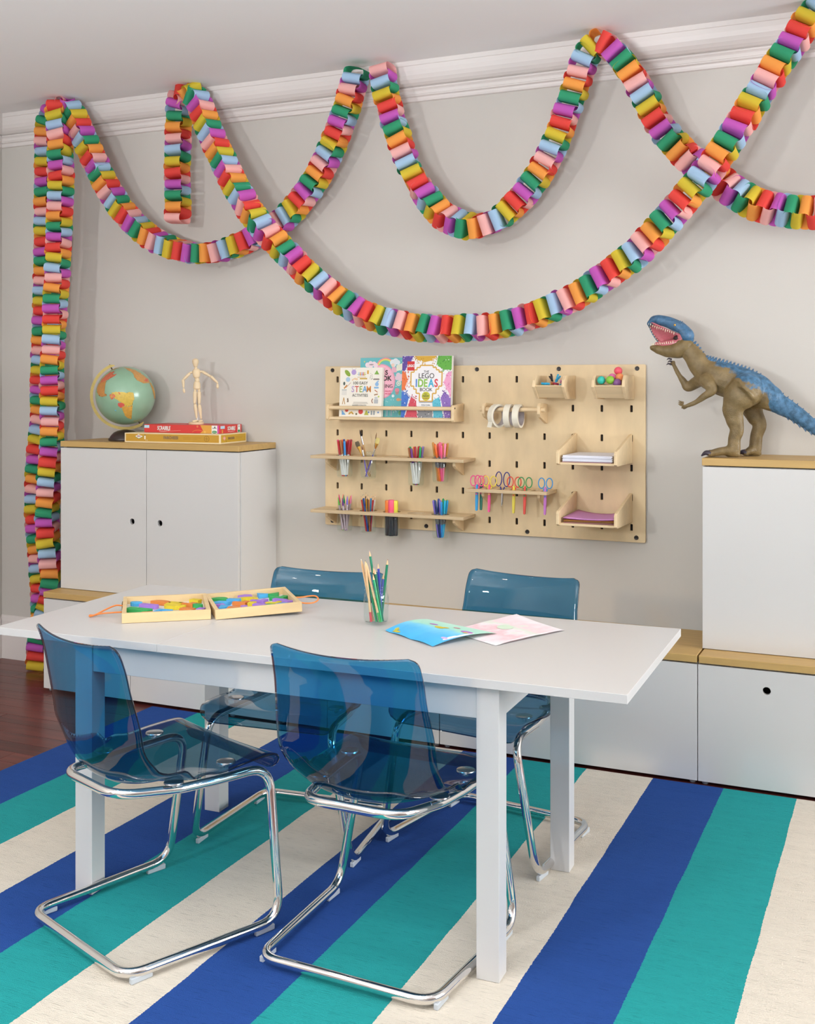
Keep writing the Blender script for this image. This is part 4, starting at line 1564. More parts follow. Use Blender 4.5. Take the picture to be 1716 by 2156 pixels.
def globe_patch(pts, hx, back=False):
    b = BM()
    f = b.faces.new([b.verts.new((x, 0, z)) for x, z in pts])
    bmesh.ops.triangulate(b, faces=[f])
    for _ in range(3):
        bmesh.ops.subdivide_edges(b, edges=b.edges[:], cuts=1, use_grid_fill=True)
    jr = random.Random(len(pts))
    for v in b.verts:
        x, z = v.co.x, v.co.z
        if v.is_boundary:
            x += jr.uniform(-.012, .012)
            z += jr.uniform(-.012, .012)
        q = x * x + z * z
        if q > .985:
            k = sqrt(.985 / q)
            x, z = x * k, z * k
            q = .985
        p = Vector((x, -sqrt(1 - q), z)) * (GR * 1.003)
        if back:
            p = Vector((-p.x, -p.y, p.z))
        v.co = GM @ p
    return obj('land', b, mat('land_' + hx[1:], hx, .45, var=.22, vscale=(90, 90, 90)), ball, smooth=180)


for hx, pts in land:
    globe_patch(pts, hx)
for hx, pts in land[:6:2] + land[5:8]:
    globe_patch(pts, hx, True)
brass = mat('brass_scale', '#b09a58', .4, metal=.5, var=.15, vscale=(60, 60, 60))
bm = BM()
ax = radians(116.4)         # direction of the north pole in the ring plane
a0, a1 = ax - radians(7), ax + radians(187)
N = 60
rows = []
for i in range(N + 1):
    a = a0 + (a1 - a0) * i / N
    c_, s_ = cos(a), sin(a)
    tp = min(1, min(i, N - i) / 3 + .35)
    row = []
    for rr_, dy in ((.150, -.003), (.150 + .0135 * tp, -.003), (.150 + .0135 * tp, .003), (.150, .003)):
        row.append(bm.verts.new(GM @ Vector((rr_ * c_, dy, rr_ * s_))))
    rows.append(row)
for A_, B_ in zip(rows, rows[1:]):
    for k in range(4):
        bm.faces.new((A_[k], A_[(k + 1) % 4], B_[(k + 1) % 4], B_[k]))
bm.faces.new(rows[0])
bm.faces.new(rows[-1][::-1])
mer = obj('meridian', bm, brass, o, GC, smooth=40)
bm = BM()
for s in (0, pi):
    d = Vector((cos(ax + s), 0, sin(ax + s)))
    shaft(bm, GM @ (d * .137), GM @ (d * .166), .003, .003)
obj('axis_pin', bm, mat('dark_brass', '#4d4022', .4, metal=.6), o, GC, smooth=60)
obj('base', lathe(BM(), [(0, 0), (.078, 0), (.080, .004), (.078, .013), (.074, .014), (.072, .020), (.066, .028), (.054, .040), (.036, .048), (.014, .052), (.009, .0535), (0, .0535)], 40), mat('globe_base', '#3d2f2c', .35, var=.2, vscale=(30, 30, 30)), o, smooth=50)

# ---- two game boxes


def game_box(label, corner, ang, w, d, h, z, body, edge=None):
    """corner: front right bottom corner; ang: turn about it"""
    o = thing('game_box', label, 'box', (corner[0], corner[1], z), ang)
    obj('lid', box(BM(), -w, 0, 0, d, .001, h, bev=.0008), body, o)
    obj('tray', box(BM(), -w + .0015, -.0015, .0015, d - .0015, 0, .0012), body, o)
    return o


PAL = mat('cream_card', '#ecd9ae', .55)
pc = (-2.828, -.262)
ang = radians(3.2)
o = game_box('long golden game box with cream border under the red box', pc, ang, .508, .238, .0445, TOPZ, PAL)
PB_ = o
A = Art()
A.rect(-.254, .0235, .494, .034, '#c5962c')
# board picture and pawn
A.poly([(-.452, .028), (-.432, .0385), (-.405, .028), (-.43, .016)], '#7f8b52')
A.poly([(-.450, .029), (-.432, .0385), (-.408, .029), (-.43, .019)], '#e9e2cf')
for dx, hx in ((-.006, '#c9473a'), (.006, '#c9473a'), (0, '#4f86b0')):
    A.circ(-.43 + dx, .03, .003, hx)
A.rect(-.397, .025, .007, .018, '#efe6cd')
A.rect(-.397, .0345, .0075, .003, '#2f2a26')
A.rect(-.391, .012, .003, .003, '#efe6cd')
A.rect(-.384, .012, .003, .003, '#efe6cd')
A.circ(-.07, .0235, .0135, '#5d4420')
A.circ(-.07, .0235, .0122, '#c5962c')
A.line([(-.07, .013), (-.07, .034)], .0012, '#5d4420')
A.line([(-.08, .0235), (-.06, .0235)], .0012, '#5d4420')
A.rect(-.145, .0265, .095, .0012, '#a87a22')
A.rect(-.155, .0205, .075, .0012, '#a87a22')
A.done('print', o)
text('lettering', 'PARCHEESI', .0185, col('#8d7350', .6), o, (-.258, -.0012, .0245), TX, bold=.0007, sx=.86)
A = Art()
A.rect(.119, .0235, .224, .034, '#c9a02c')
A.poly([(.02, .026), (.036, .036), (.05, .026), (.036, .014)], '#e59a8a')
A.circ(.036, .025, .005, '#f0c0b0')
A.rect(.052, .012, .003, .004, '#2f2a26')
A.rect(.172, .028, .07, .0012, '#a87a22')
A.rect(.166, .022, .056, .0012, '#a87a22')
A.done('print', o, rot=(0, 0, radians(90)))
text('lettering', 'PARCHEESI', .0145, col('#8d7350', .6), o, (.0014, .096, .0235), (radians(90), 0, radians(90)), bold=.0005, sx=.8)

REDC = mat('red_card', '#d23a36', .4)
sc_c = (-2.868, -.212)
ang2 = radians(1.5)
z2 = TOPZ + .0448
o = game_box('red word game box carrying the wooden mannequin', sc_c, ang2, .408, .196, .0375, z2, REDC)
A = Art()
A.rect(-.393, .0275, .028, .013, '#b9d9ea')
A.poly([(-.1, .0372), (-.04, .0372), (-.034, .0004), (-.102, .0004), (-.085, .012)], '#dda040')
A.circ(-.075, .006, .022 * .26, '#e8b85a')
A.line([(-.112 + .03 * cos(a), .003 + .012 * sin(a)) for a in [radians(q) for q in range(0, 181, 20)]], .0014, '#e8a04a')
A.circ(-.115, .031, .004, '#e9c06a')
A.circ(-.115, .031, .0026, '#d23a36')
A.rect(-.024, .0185, .03, .036, '#ecebe6')
A.circ(-.024, .007, .0135, '#2f8a4a', .0062)
A.rect(-.024, .024, .022, .004, '#9a9a98')
A.poly([(-.027, .026), (-.022, .034), (-.018, .026)], '#3a3a3a')
A.rect(-.004, .0185, .006, .036, '#cf4fb0')
A.line([(-.325, .0085), (-.31, .0062), (-.29, .0068), (-.268, .0105)], .0013, '#f1efe9')
A.rect(-.24, .0095, .07, .0011, '#eab0a4', 4)
A.done('print', o)
text('lettering', 'SCRABBLE', .0255, WHITE, o, (-.298, -.0014, .0205), TX, bold=.0006, sx=.62, shear=.12)
text('lettering', 'Hasbro', .006, WHITE, o, (-.024, -.0014, .007), TX)
A = Art()
A.rect(.03, .0275, .036, .013, '#b9d9ea')
A.rect(.172, .0185, .024, .036, '#ecebe6')
A.circ(.172, .007, .0105, '#2f8a4a', .0062)
A.poly([(.168, .026), (.172, .033), (.177, .026)], '#3a3a3a')
A.rect(.028, .009, .01, .016, '#dda040')
A.line([(.075, .0075), (.1, .0055), (.135, .0085)], .0013, '#f1efe9')
A.done('print', o, rot=(0, 0, radians(90)))
text('lettering', 'SCRABBLE', .024, WHITE, o, (.0014, .104, .0205), (radians(90), 0, radians(90)), bold=.0006, sx=.62, shear=.12)

# ---- wooden mannequin
WM = mat('mannequin_wood', '#e6cfa9', .5, var=.07, vscale=(60, 60, 20))
mz = z2 + .0377
mo = thing('mannequin', 'jointed wooden artist mannequin with arms held out, standing on the red box', 'mannequin', (-3.045, -.135, mz), radians(30))


def mpix(x, y):     # close-up measurement -> metres in the figure's own frontal plane
    return ((x - 690) * .0742 * 2.22e-3, (2055 - y) * .0742 * 2.19e-3)


obj('stand', lathe(BM(), [(0, 0), (.034, 0), (.035, .002), (.035, .0095), (.033, .011), (0, .011)], 32), WM, mo, smooth=50)


def limb(name, pts, rad, flat=1.0, yoff=0.0, seg=14):
    P = []
    Rr = []
    pts = [Vector((mpix(*p)[0], yoff, mpix(*p)[1])) for p in pts]
    bm = BM()
    n = 12
    prof_p = []
    prof_r = []
    for i in range(n + 1):
        t = i / n
        k = t * (len(pts) - 1)
        j = min(int(k), len(pts) - 2)
        prof_p.append(pts[j].lerp(pts[j + 1], k - j))
        k2 = t * (len(rad) - 1)
        j2 = min(int(k2), len(rad) - 2)
        r = rad[j2] + (rad[j2 + 1] - rad[j2]) * (k2 - j2)
        e = min(t, 1 - t)
        if e < .12:
            r *= sqrt(max(1 - (1 - e / .12) ** 2, .12))
        prof_r.append(r)
    tube(bm, prof_p, prof_r, seg)
    for v in bm.verts:
        v.co.y = yoff + (v.co.y - yoff) * flat
    return obj(name, bm, WM, mo, smooth=180)


limb('head', [(665, 165), (670, 425)], [.011, .0155, .0145, .0105, .008], 1.1)
limb('neck', [(675, 415), (680, 470)], [.007, .007], 1)
limb('chest', [(690, 445), (700, 745)], [.0115, .0185, .0185, .0165, .0115], .75)
limb('waist', [(712, 730), (716, 835)], [.0105, .0115, .0105], .85)
limb('hips', [(712, 815), (706, 1060)], [.0125, .016, .017, .0165], .8)
for nm, pts, rad in (('shoulder_joint', [(590, 560), (500, 580)], [.005, .005]), ('shoulder_joint', [(790, 540), (860, 545)], [.0055, .0055]),
                     ('upper_arm', [(520, 580), (315, 790)], [.006, .0072, .0068, .0055]), ('forearm', [(318, 760), (338, 1020)], [.0065, .007, .0055, .004]),
                     ('hand', [(332, 1020), (360, 1160)], [.003, .0062, .0058, .003]),
                     ('upper_arm', [(840, 530), (1100, 690)], [.0065, .0072, .0065, .0055]), ('forearm', [(1075, 660), (1300, 880)], [.0065, .007, .006, .004]),
                     ('hand', [(1280, 880), (1290, 1035)], [.003, .0062, .0062, .003]),
                     ('hip_joint', [(655, 1045), (655, 1110)], [.006, .006]), ('hip_joint', [(765, 1045), (770, 1120)], [.006, .006]),
                     ('thigh', [(655, 1090), (645, 1480)], [.0085, .009, .0075, .0065]), ('thigh', [(770, 1100), (772, 1490)], [.0085, .009, .0075, .0065]),
                     ('calf', [(655, 1465), (702, 1900)], [.0075, .0085, .006, .0042]), ('calf', [(775, 1475), (828, 1915)], [.0075, .0085, .006, .0042])):
    limb(nm, pts, rad)
for (ax_, ay_), (bx_, by_), yo in (((740, 1925), (590, 1975), -.012), ((850, 1930), (770, 1965), -.012)):
    a_, b_2 = mpix(ax_, ay_), mpix(bx_, by_)
    bm = tube(BM(), [(a_[0], .004, .0165), (a_[0] * .6 + b_2[0] * .4, .004 + yo * .5, .0162), (b_2[0], yo, .0145)], [.0045, .0052, .0035], 12)
    for v in bm.verts:
        v.co.z = max(v.co.z, .0112)
    obj('foot', bm, WM, mo, smooth=60)
shaft_bm = shaft(BM(), (.004, .012, .010), (.004, .010, .145), .0012, .0012)
obj('support_rod', shaft_bm, M['steel'], mo)

# ================================================================== TOY DINOSAUR
DX, DY = -.60, -.175
dn = thing('toy_dinosaur', 'large brown toy dinosaur with blue back and open mouth on the right tall cabinet', 'dinosaur', (DX, DY, TOPZ))


def P2(x, z, y=0.0):
    return Vector((x - DX, y, z))


def blob_chain(bm, pts, rad, ysc=1.0, sub=5):
    """fat rounded limb along points with a radius at each; ysc squeezes sideways"""
    P = crom(pts, sub)
    Rr = []
    for i in range(len(pts) - 1):
        for k in range(sub):
            t = k / sub
            t = t * t * (3 - 2 * t)
            Rr.append(rad[i] + (rad[i + 1] - rad[i]) * t)
    Rr.append(rad[-1])
    y0 = None
    n0 = len(bm.verts)
    tube(bm, P, Rr, 14)
    sphere(bm, P[0], Rr[0] * .98, 14, 10)
    sphere(bm, P[-1], Rr[-1] * .98, 14, 10)
    bm.verts.ensure_lookup_table()
    if ysc != 1.0:
        ym = sum(p.y for p in pts) / len(pts)
        for v in bm.verts[n0:]:
            v.co.y = ym + (v.co.y - ym) * ysc
    return bm


def skinned(name, bm, m, parent, voxel=.0045, it=4):
    me = bpy.data.meshes.new(name)
    bmesh.ops.recalc_face_normals(bm, faces=bm.faces[:])
    bm.to_mesh(me)
    bm.free()
    t = bpy.data.objects.new('tmp', me)
    C.objects.link(t)
    r = t.modifiers.new('r', 'REMESH')
    r.mode = 'VOXEL'
    r.voxel_size = voxel
    sm = t.modifiers.new('s', 'SMOOTH')
    sm.factor = .5
    sm.iterations = it
    dg = bpy.context.evaluated_depsgraph_get()
    dg.update()
    out = bpy.data.meshes.new_from_object(t.evaluated_get(dg))
    bpy.data.objects.remove(t)
    out.name = name
    for p in out.polygons:
        p.use_smooth = True
    return link(name, out, parent, mats=[m])


# painted hide: brown below, blue along the back and tail
hide, n_, l_, b_ = newmat('dinosaur_hide')
tc = n_.new('ShaderNodeTexCoord')
sp = n_.new('ShaderNodeSeparateXYZ')
l_.new(tc.outputs['Object'], sp.inputs[0])
# height above a line sloping along the back, wobbling
lin1 = mth('ADD', mth('MULTIPLY', sp.outputs[0], .62), sp.outputs[2])
nn = mth('MULTIPLY_ADD', noise((38, 38, 38), 4), .075, -.037)
d1 = mth('SUBTRACT', mth('ADD', lin1, nn), .305)
tail = mth('MULTIPLY', mth('SUBTRACT', mth('ADD', sp.outputs[0], mth('MULTIPLY', nn, .4)), .122), 6)
dd = mth('MAXIMUM', d1, tail)
neckcut = mth('MULTIPLY', mth('ADD', sp.outputs[0], .105), 8)
dd = mth('MINIMUM', dd, mth('MAXIMUM', neckcut, -1))
sel = n_.new('ShaderNodeMapRange')
sel.inputs['From Min'].default_value = -.004
sel.inputs['From Max'].default_value = .008
l_.new(dd, sel.inputs[0])
br = n_.new('ShaderNodeValToRGB')
br.color_ramp.elements[0].color = lin('#6a5836')
br.color_ramp.elements[0].position = .3
br.color_ramp.elements[1].color = lin('#8a7650')
br.color_ramp.elements[1].position = .7
l_.new(noise((30, 30, 30), 4), br.inputs[0])
bl = n_.new('ShaderNodeValToRGB')
bl.color_ramp.elements[0].color = lin('#33566f')
bl.color_ramp.elements[0].position = .35
bl.color_ramp.elements[1].color = lin('#527fa3')
bl.color_ramp.elements[1].position = .7
l_.new(noise((60, 60, 60), 4), bl.inputs[0])
mx = n_.new('ShaderNodeMix')
mx.data_type = 'RGBA'
l_.new(sel.outputs[0], mx.inputs['Factor'])
l_.new(br.outputs[0], mx.inputs['A'])
l_.new(bl.outputs[0], mx.inputs['B'])
l_.new(mx.outputs['Result'], b_.inputs['Base Color'])
b_.inputs['Roughness'].default_value = .45
b_.inputs['Specular IOR Level'].default_value = .45
vo = n_.new('ShaderNodeTexVoronoi')
vo.inputs['Scale'].default_value = 260
l_.new(tc.outputs['Object'], vo.inputs['Vector'])
bn = n_.new('ShaderNodeBump')
bn.inputs['Strength'].default_value = .5
bn.inputs['Distance'].default_value = .0015
l_.new(mth('ADD', vo.outputs['Distance'], mth('MULTIPLY', noise((55, 55, 90), 3), 1.5)), bn.inputs['Height'])
l_.new(bn.outputs[0], b_.inputs['Normal'])
brown = mat('dinosaur_brown', '#86714a', .45, col2='#6c5a34', vscale=(40, 40, 40), bump=.5, bscale=(330, 330, 330))
blue = mat('dinosaur_blue', '#49769b', .45, col2='#315470', vscale=(60, 60, 60), bump=.4, bscale=(300, 300, 300))

bm = BM()
# trunk: neck, chest, belly, rump and tail in one sweep
blob_chain(bm, [P2(-.795, .418), P2(-.762, .386), P2(-.728, .338), P2(-.690, .306), P2(-.640, .288), P2(-.585, .270), P2(-.53, .250), P2(-.475, .218)],
           [.034, .037, .044, .060, .066, .066, .062, .048], .82)
blob_chain(bm, [P2(-.50, .228), P2(-.44, .194), P2(-.39, .164), P2(-.33, .118), P2(-.27, .078), P2(-.19, .045)], [.048, .037, .031, .026, .019, .007], .8)
# near and far hind legs
for ys, hip, knee, hock, heel, toe in ((-1, (-.558, .250), (-.603, .180), (-.590, .102), (-.600, .026), (-.690, .016)), (1, (-.548, .235), (-.548, .178), (-.521, .118), (-.537, .026), (-.572, .016))):
    y = ys * .052
    blob_chain(bm, [P2(*hip, y * .75), P2((hip[0] + knee[0]) / 2 - .004, (hip[1] + knee[1]) / 2 + .006, y * .95), P2(*knee, y), P2((knee[0] + hock[0]) / 2 - .002, (knee[1] + hock[1]) / 2, y), P2(*hock, y), P2((hock[0] + heel[0]) / 2 - .004, (hock[1] + heel[1]) / 2 + .004, y), P2(heel[0], heel[1], y)],
               [.064, .058, .040, .033, .026, .0235, .024], .72)
    dirx = toe[0] - heel[0]
    for k, (fx, fy) in enumerate(((1, 0), (.92, -.03), (.92, .03))):
        blob_chain(bm, [P2(heel[0] - .004, .024, y), P2(heel[0] + dirx * .5 * fx, .022, y + fy * .55), P2(heel[0] + dirx * fx, .0125, y + fy)], [.021, .0155, .0115])
    blob_chain(bm, [P2(heel[0] + .012, .012, y), P2(heel[0] - .02, .011, y)], [.0115, .0115])
# arms
for y, sh, el, wr, hd in ((-.058, (-.703, .286), (-.676, .247), (-.738, .203), (-.766, .191)), (.056, (-.735, .29), (-.790, .258), (-.823, .307), (-.838, .338))):
    sy = 1 if y > 0 else -1
    blob_chain(bm, [P2(*sh, y * .8), P2((sh[0] + el[0]) / 2 + (.004 if sy < 0 else 0), (sh[1] + el[1]) / 2, y + sy * .006), P2(*el, y + sy * .010), P2((el[0] + wr[0]) / 2, (el[1] + wr[1]) / 2, y + sy * .008), P2(*wr, y + sy * .004), P2(*hd, y)], [.026, .023, .0175, .0135, .0095, .0085], .9)
    base = Vector(P2(*hd, y))
    dv = Vector((hd[0] - wr[0], 0, hd[1] - wr[1])).normalized()
    sd = Vector((-dv.z, 0, dv.x))
    for k in (-1, 0, 1):
        tip = base + dv * (.020 if k else .026) + sd * k * (.006 if sy < 0 else .009) + Vector((0, k * .005, 0))
        blob_chain(bm, [base, (base + tip) / 2 + Vector((0, k * .003, 0)), tip], [.0062, .005, .0038])
for v in bm.verts:
    v.co.z = max(v.co.z, .0006)
skinned('body', bm, hide, dn, .0042, 3)

# head: lower jaw (brown), upper jaw and skull (blue), pink mouth
bm = BM()
blob_chain(bm, [P2(-.788, .414), P2(-.812, .402), P2(-.850, .398), P2(-.885, .404), P2(-.910, .412)], [.036, .0335, .026, .0195, .0135], .95)
for v in bm.verts:       # flat upper rim of the jaw
    x = v.co.x + DX
    lim = .431 - (x + .788) * -.16
    if x < -.80:
        v.co.z = min(v.co.z, .4335 + (x + .80) * .12)
skinned('lower_jaw', bm, brown, dn, .004, 2)
bm = BM()
blob_chain(bm, [P2(-.783, .455), P2(-.805, .482), P2(-.842, .504), P2(-.880, .516), P2(-.905, .5185), P2(-.924, .5045)], [.030, .026, .0225, .0205, .0165, .0105], 1.15)
for y in (-.02, .02):
    blob_chain(bm, [P2(-.855, .512, y), P2(-.825, .506, y), P2(-.800, .500, y * 1.15)], [.006, .0085, .005])
for v in bm.verts:       # hollow palate below the tooth line
    x = v.co.x + DX
    if x < -.80:
        t = (-.80 - x) / .13
        lo = .462 + t * .047 - max(0, t - .78) * .09
        v.co.z = max(v.co.z, lo)
skinned('skull', bm, blue, dn, .0036, 2)
PINK = mat('mouth_pink', '#d2737e', .3, var=.2, vscale=(90, 90, 300), coat=.3)
bm = BM()
UP = [(-.928, .503), (-.915, .508), (-.885, .494), (-.85, .477), (-.815, .462), (-.798, .452)]
FAR = [(-.929, .500), (-.926, .488), (-.917, .468), (-.905, .449), (-.893, .434), (-.880, .428)]
g = []
for i, ((x, z), (xf, zf2)) in enumerate(zip(UP, FAR)):
    row = []
    for k in range(9):
        t = k / 8
        xm, zm = x + (xf - x) * t, z + (zf2 - z) * t
        y = (-.014 + .040 * t) * (.5 if i == 0 else 1) + .012 * sin(pi * t)
        row.append(bm.verts.new(P2(xm, zm, y)))
    g.append(row)
for a_, b_2 in zip(g, g[1:]):
    for k in range(8):
        bm.faces.new((a_[k], a_[k + 1], b_2[k + 1], b_2[k]))
pal = obj('palate', bm, PINK, dn, smooth=180)
md = pal.modifiers.new('thick', 'SOLIDIFY')
md.thickness = .004
md.offset = 1
bm = tube(BM(), crom([P2(x - .002, z, .028 if i else .012) for i, (x, z) in enumerate(FAR)], 3), .0026, 8)
obj('far_lip', bm, blue, dn, smooth=180)
bm = BM()
blob_chain(bm, [P2(-.798, .452), P2(-.801, .438), P2(-.822, .428), P2(-.86, .424), P2(-.895, .424)], [.021, .020, .016, .0135, .0095], 1.0)
obj('tongue', bm, PINK, dn, smooth=180)
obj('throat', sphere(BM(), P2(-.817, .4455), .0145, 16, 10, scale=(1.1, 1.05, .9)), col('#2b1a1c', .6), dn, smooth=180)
bm = BM()
TE = []
for s in (-1, 1):
    for i in range(13):
        t = i / 12
        x = -.924 + t * .098
        z = .5035 - t * .0345 + (.003 if t < .1 else 0)
        y = s * (.010 + .0115 * sqrt(min(1, t * 1.3)))
        TE.append((P2(x, z, y), P2(x - .001, z - (.012 if i in (4, 8, 12) else .0085), y * .96), .0019))
    for i in range(11):
        t = i / 10
        x = -.912 + t * .082
        z = .4195 + t * .0085
        y = s * (.009 + .012 * sqrt(min(1, t * 1.4)))
        TE.append((P2(x, z, y), P2(x - .001, z + (.010 if i % 3 == 1 else .0075), y * .97), .0018))
for i in range(11):      # far row seen inside the raised snout
    t = i / 10
    q = min(int(t * 4.999), 4)
    u_ = t * 5 - q if t < 1 else 1
    x, z = FAR[q][0] + (FAR[q + 1][0] - FAR[q][0]) * u_, FAR[q][1] + (FAR[q + 1][1] - FAR[q][1]) * u_
    TE.append((P2(x, z, .022), P2(x + .005, z + .0015, .012), .0022))
for a_, b_2, r in TE:
    tube(bm, [a_, (a_ + b_2) / 2, b_2], [r, r * .8, r * .1], 6)
tt = obj('teeth', bm, col('#efe4c4', .4), dn, smooth=60)
tt['kind'] = 'stuff'
for y in (-.0265, .0265):
    e_ = obj('eye', sphere(BM(), P2(-.822, .4955, y), .0042, 12, 8), col('#d9a63c', .2), dn, smooth=180)
    obj('pupil', sphere(BM(), P2(-.823, .4955, y * 1.12), .0016, 8, 6), col('#1c1412', .2), e_, smooth=180)
# claws
DARK = col('#3a3340', .35)
for y0, heel, toe in ((-.052, -.600, -.690), (.052, -.537, -.572)):
    dirx = toe - heel
    for fx, fy in ((1, 0), (.92, -.03), (.92, .03)):
        x = heel + dirx * fx
        bm = tube(BM(), crom([P2(x + .004, .013, y0 + fy), P2(x - .014, .015, y0 + fy * 1.05), P2(x - .030, .003, y0 + fy * 1.08)], 4), [.0105, .0102, .0098, .009, .0078, .006, .0042, .0026, .0008], 10)
        obj('claw', bm, DARK, dn, smooth=60)
for hd, d1_, cl in (((-.766, .191), (-.025, .012), -.056), ((-.838, .338), (-.026, .004), .056)):
    for k in (-1, 0, 1):
        off = (0, .004 * k, .006 * k) if cl < 0 else (-.004 * abs(k), .004 * k, .010 * k)
        sx_, sz_ = (-.022, .004) if cl < 0 else (-.008, .026)
        a_ = P2(hd[0] + sx_ + (0 if cl < 0 else -.004), hd[1] + sz_ * (.7 if cl > 0 else 1), cl) + Vector(off)
        bm = tube(BM(), crom([a_ + Vector((.004, 0, 0)), a_ + Vector((-.008, 0, .004)), a_ + Vector((-.016, 0, -.002 if cl > 0 else .009))], 4), [.0036, .0036, .0034, .0031, .0028, .0024, .0018, .0011, .0003], 8)
        obj('claw', bm, DARK if cl > 0 else brown, dn, smooth=60)
# spines down the neck, back and tail
SP = [(-.784, .458), (-.775, .448), (-.766, .438), (-.757, .427), (-.748, .417), (-.739, .404), (-.728, .388)]
bm = BM()


def spine(bm, x, z, h, lean, y=0.0, w=.006):
    a_ = [P2(x - w, z - .006 + w * .6, y), P2(x + w, z - .006 - w * .6, y), P2(x, z - .006, y - .0035), P2(x, z - .006, y + .0035)]
    t_ = bm.verts.new(P2(x + lean, z + h, y))
    v = [bm.verts.new(p) for p in (a_[0], a_[2], a_[1], a_[3])]
    for k in range(4):
        bm.faces.new((v[k], v[(k + 1) % 4], t_))
    bm.faces.new(v)


for x, z in SP:
    for y in (-.008, .008):
        spine(bm, x, z, .008, .011, y)
ridge = [(-.712, .376), (-.68, .366), (-.64, .353), (-.60, .338), (-.56, .322), (-.52, .300), (-.485, .262), (-.44, .231), (-.39, .196), (-.33, .145), (-.27, .098)]
for i in range(len(ridge) - 1):
    (xa, za), (xb, zb_) = ridge[i], ridge[i + 1]
    for t in (0, .33, .66):
        x, z = xa + (xb - xa) * t, za + (zb_ - za) * t
        mid = 1 - abs((x + .55) / .2)
        for y in (-.013, .013) if i < 6 else (-.007, .007):
            spine(bm, x, z - .006, .010 + .012 * max(0, mid), .010, y)
under = [(-.475, .168), (-.44, .152), (-.40, .126), (-.36, .098), (-.32, .074)]
for i in range(len(under) - 1):
    (xa, za), (xb, zb_) = under[i], under[i + 1]
    for t in (0, .5):
        x, z = xa + (xb - xa) * t, za + (zb_ - za) * t
        for y in (-.012, .012):
            spine(bm, x, z + .021, -.024, .008, y)
for x, z in ((-.806, .497), (-.81, .503)):
    for y in (-.02, .02):
        spine(bm, x, z, .010, .010, y, .008)
sp_ = obj('back_spines', bm, blue, dn, smooth=30)
sp_['kind'] = 'stuff'

# ================================================================== ON THE TABLE
TT = TZ + .0006


def tray_part(parent, ox, oy, ang, w, d, h, lift=0.0):
    """shallow wooden frame with a white base; origin at its front left corner"""
    t = empty('tray', (ox, oy, 0), 0, (0, -radians(lift), radians(ang)))
    t.parent = parent
    b = .012
    bm = BM()
    box(bm, 0, w, 0, b, 0, h, bev=.0012)
    obj('frame_side', bm, M['pine'], t)
    obj('frame_side', box(BM(), 0, w, d - b, d, 0, h, bev=.0012), M['pine'], t)
    obj('frame_side', box(BM(), 0, b, b, d - b, 0, h, bev=.0012), M['pine'], t)
    obj('frame_side', box(BM(), w - b, w, b, d - b, 0, h, bev=.0012), M['pine'], t)
    obj('base_panel', box(BM(), b - .002, w - b + .002, b - .002, d - b + .002, .002, .0065), col('#e6e8ea', .4), t)
    return t


A1, A2 = 37.3, 41.0
LIFT = 2.0
H_ = .029
o = thing('puzzle_case', 'hinged wooden case of two shallow trays lying open on the table', 'case', (-2.112, -1.853, TT))
t1 = tray_part(o, 0, 0, A1, .258, .272, H_)
t2 = tray_part(o, .222, .156, A2, .262, .272, H_, LIFT)
orange_c = col('#ef8a42', .5)
c1, s1 = cos(radians(A1)), sin(radians(A1))
c2, s2 = cos(radians(A2)), sin(radians(A2))


def loc1(x, y, z=0):
    return Vector((x * c1 - y * s1, x * s1 + y * c1, z))


def loc2(x, y, z=0):
    zz = z * cos(radians(LIFT)) + x * sin(radians(LIFT))
    xx_ = x * cos(radians(LIFT)) - z * sin(radians(LIFT))
    return Vector((.222 + xx_ * c2 - y * s2, .156 + xx_ * s2 + y * c2, zz))


cord = [loc1(-.001, .10, .014), loc1(-.03, .098, .014), loc1(-.062, .112, .010), loc1(-.082, .122, .004), loc1(-.096, .128, .0035), loc1(-.094, .112, .0035), loc1(-.078, .116, .007), loc1(-.05, .140, .016), loc1(-.022, .166, .022), loc1(-.001, .17, .020)]
obj('cord', tube(BM(), crom(cord, 5), .0024, 8), orange_c, o, smooth=180)
cord = [loc2(.263, .10, .012), loc2(.29, .092, .006), loc2(.318, .098, .004), loc2(.338, .120, .008), loc2(.336, .146, .014), loc2(.316, .158, .014), loc2(.29, .15, .014), loc2(.263, .16, .014)]
obj('cord', tube(BM(), crom(cord, 5), .0024, 8), orange_c, o, smooth=180)
for yy in (.17,):
    bm = box(BM(), -.0035, -.0005, yy + .01, yy + .05, .004, .024, bev=.0008)
    obj('latch', bm, mat('latch_brass', '#7b6a3c', .35, metal=.8), o, rot=(0, 0, radians(A1)))
o_case = Vector((-2.112, -1.853, TT))


def shape_poly(kind, w, d):
    if kind == 'bar':
        return rrect(0, 0, w, d, min(w, d) * .08, 2)
    if kind == 'para':
        k = d * .7
        return [(-w / 2 - k / 2, -d / 2), (w / 2 - k / 2, -d / 2), (w / 2 + k / 2, d / 2), (-w / 2 + k / 2, d / 2)]
    if kind == 'trap':
        return [(-w / 2, -d / 2), (w / 2, -d / 2), (w / 2 - d * .6, d / 2), (-w / 2 + d * .6, d / 2)]
    if kind == 'disc':
        return circ(0, 0, w / 2, 20, d / 2)
    if kind == 'half':
        return [(w / 2 * cos(radians(a)), -d / 2 + d * sin(radians(a))) for a in range(0, 181, 12)]
    if kind == 'tri':
        return [(-w / 2, -d / 2), (w / 2, -d / 2), (0, d / 2)]
    if kind == 'ell':
        return [(-w / 2, -d / 2), (w / 2, -d / 2), (w / 2, d / 2), (w / 2 - w * .35, d / 2), (w / 2 - w * .35, -d / 2 + d * .4), (-w / 2, -d / 2 + d * .4)]
    if kind == 'arc':
        return [(w / 2 * cos(radians(a)), -d / 2 + d * sin(radians(a))) for a in range(0, 181, 12)] + [(w * .3 * cos(radians(a)), -d / 2 + d * .5 * sin(radians(a))) for a in range(180, -1, -12)]


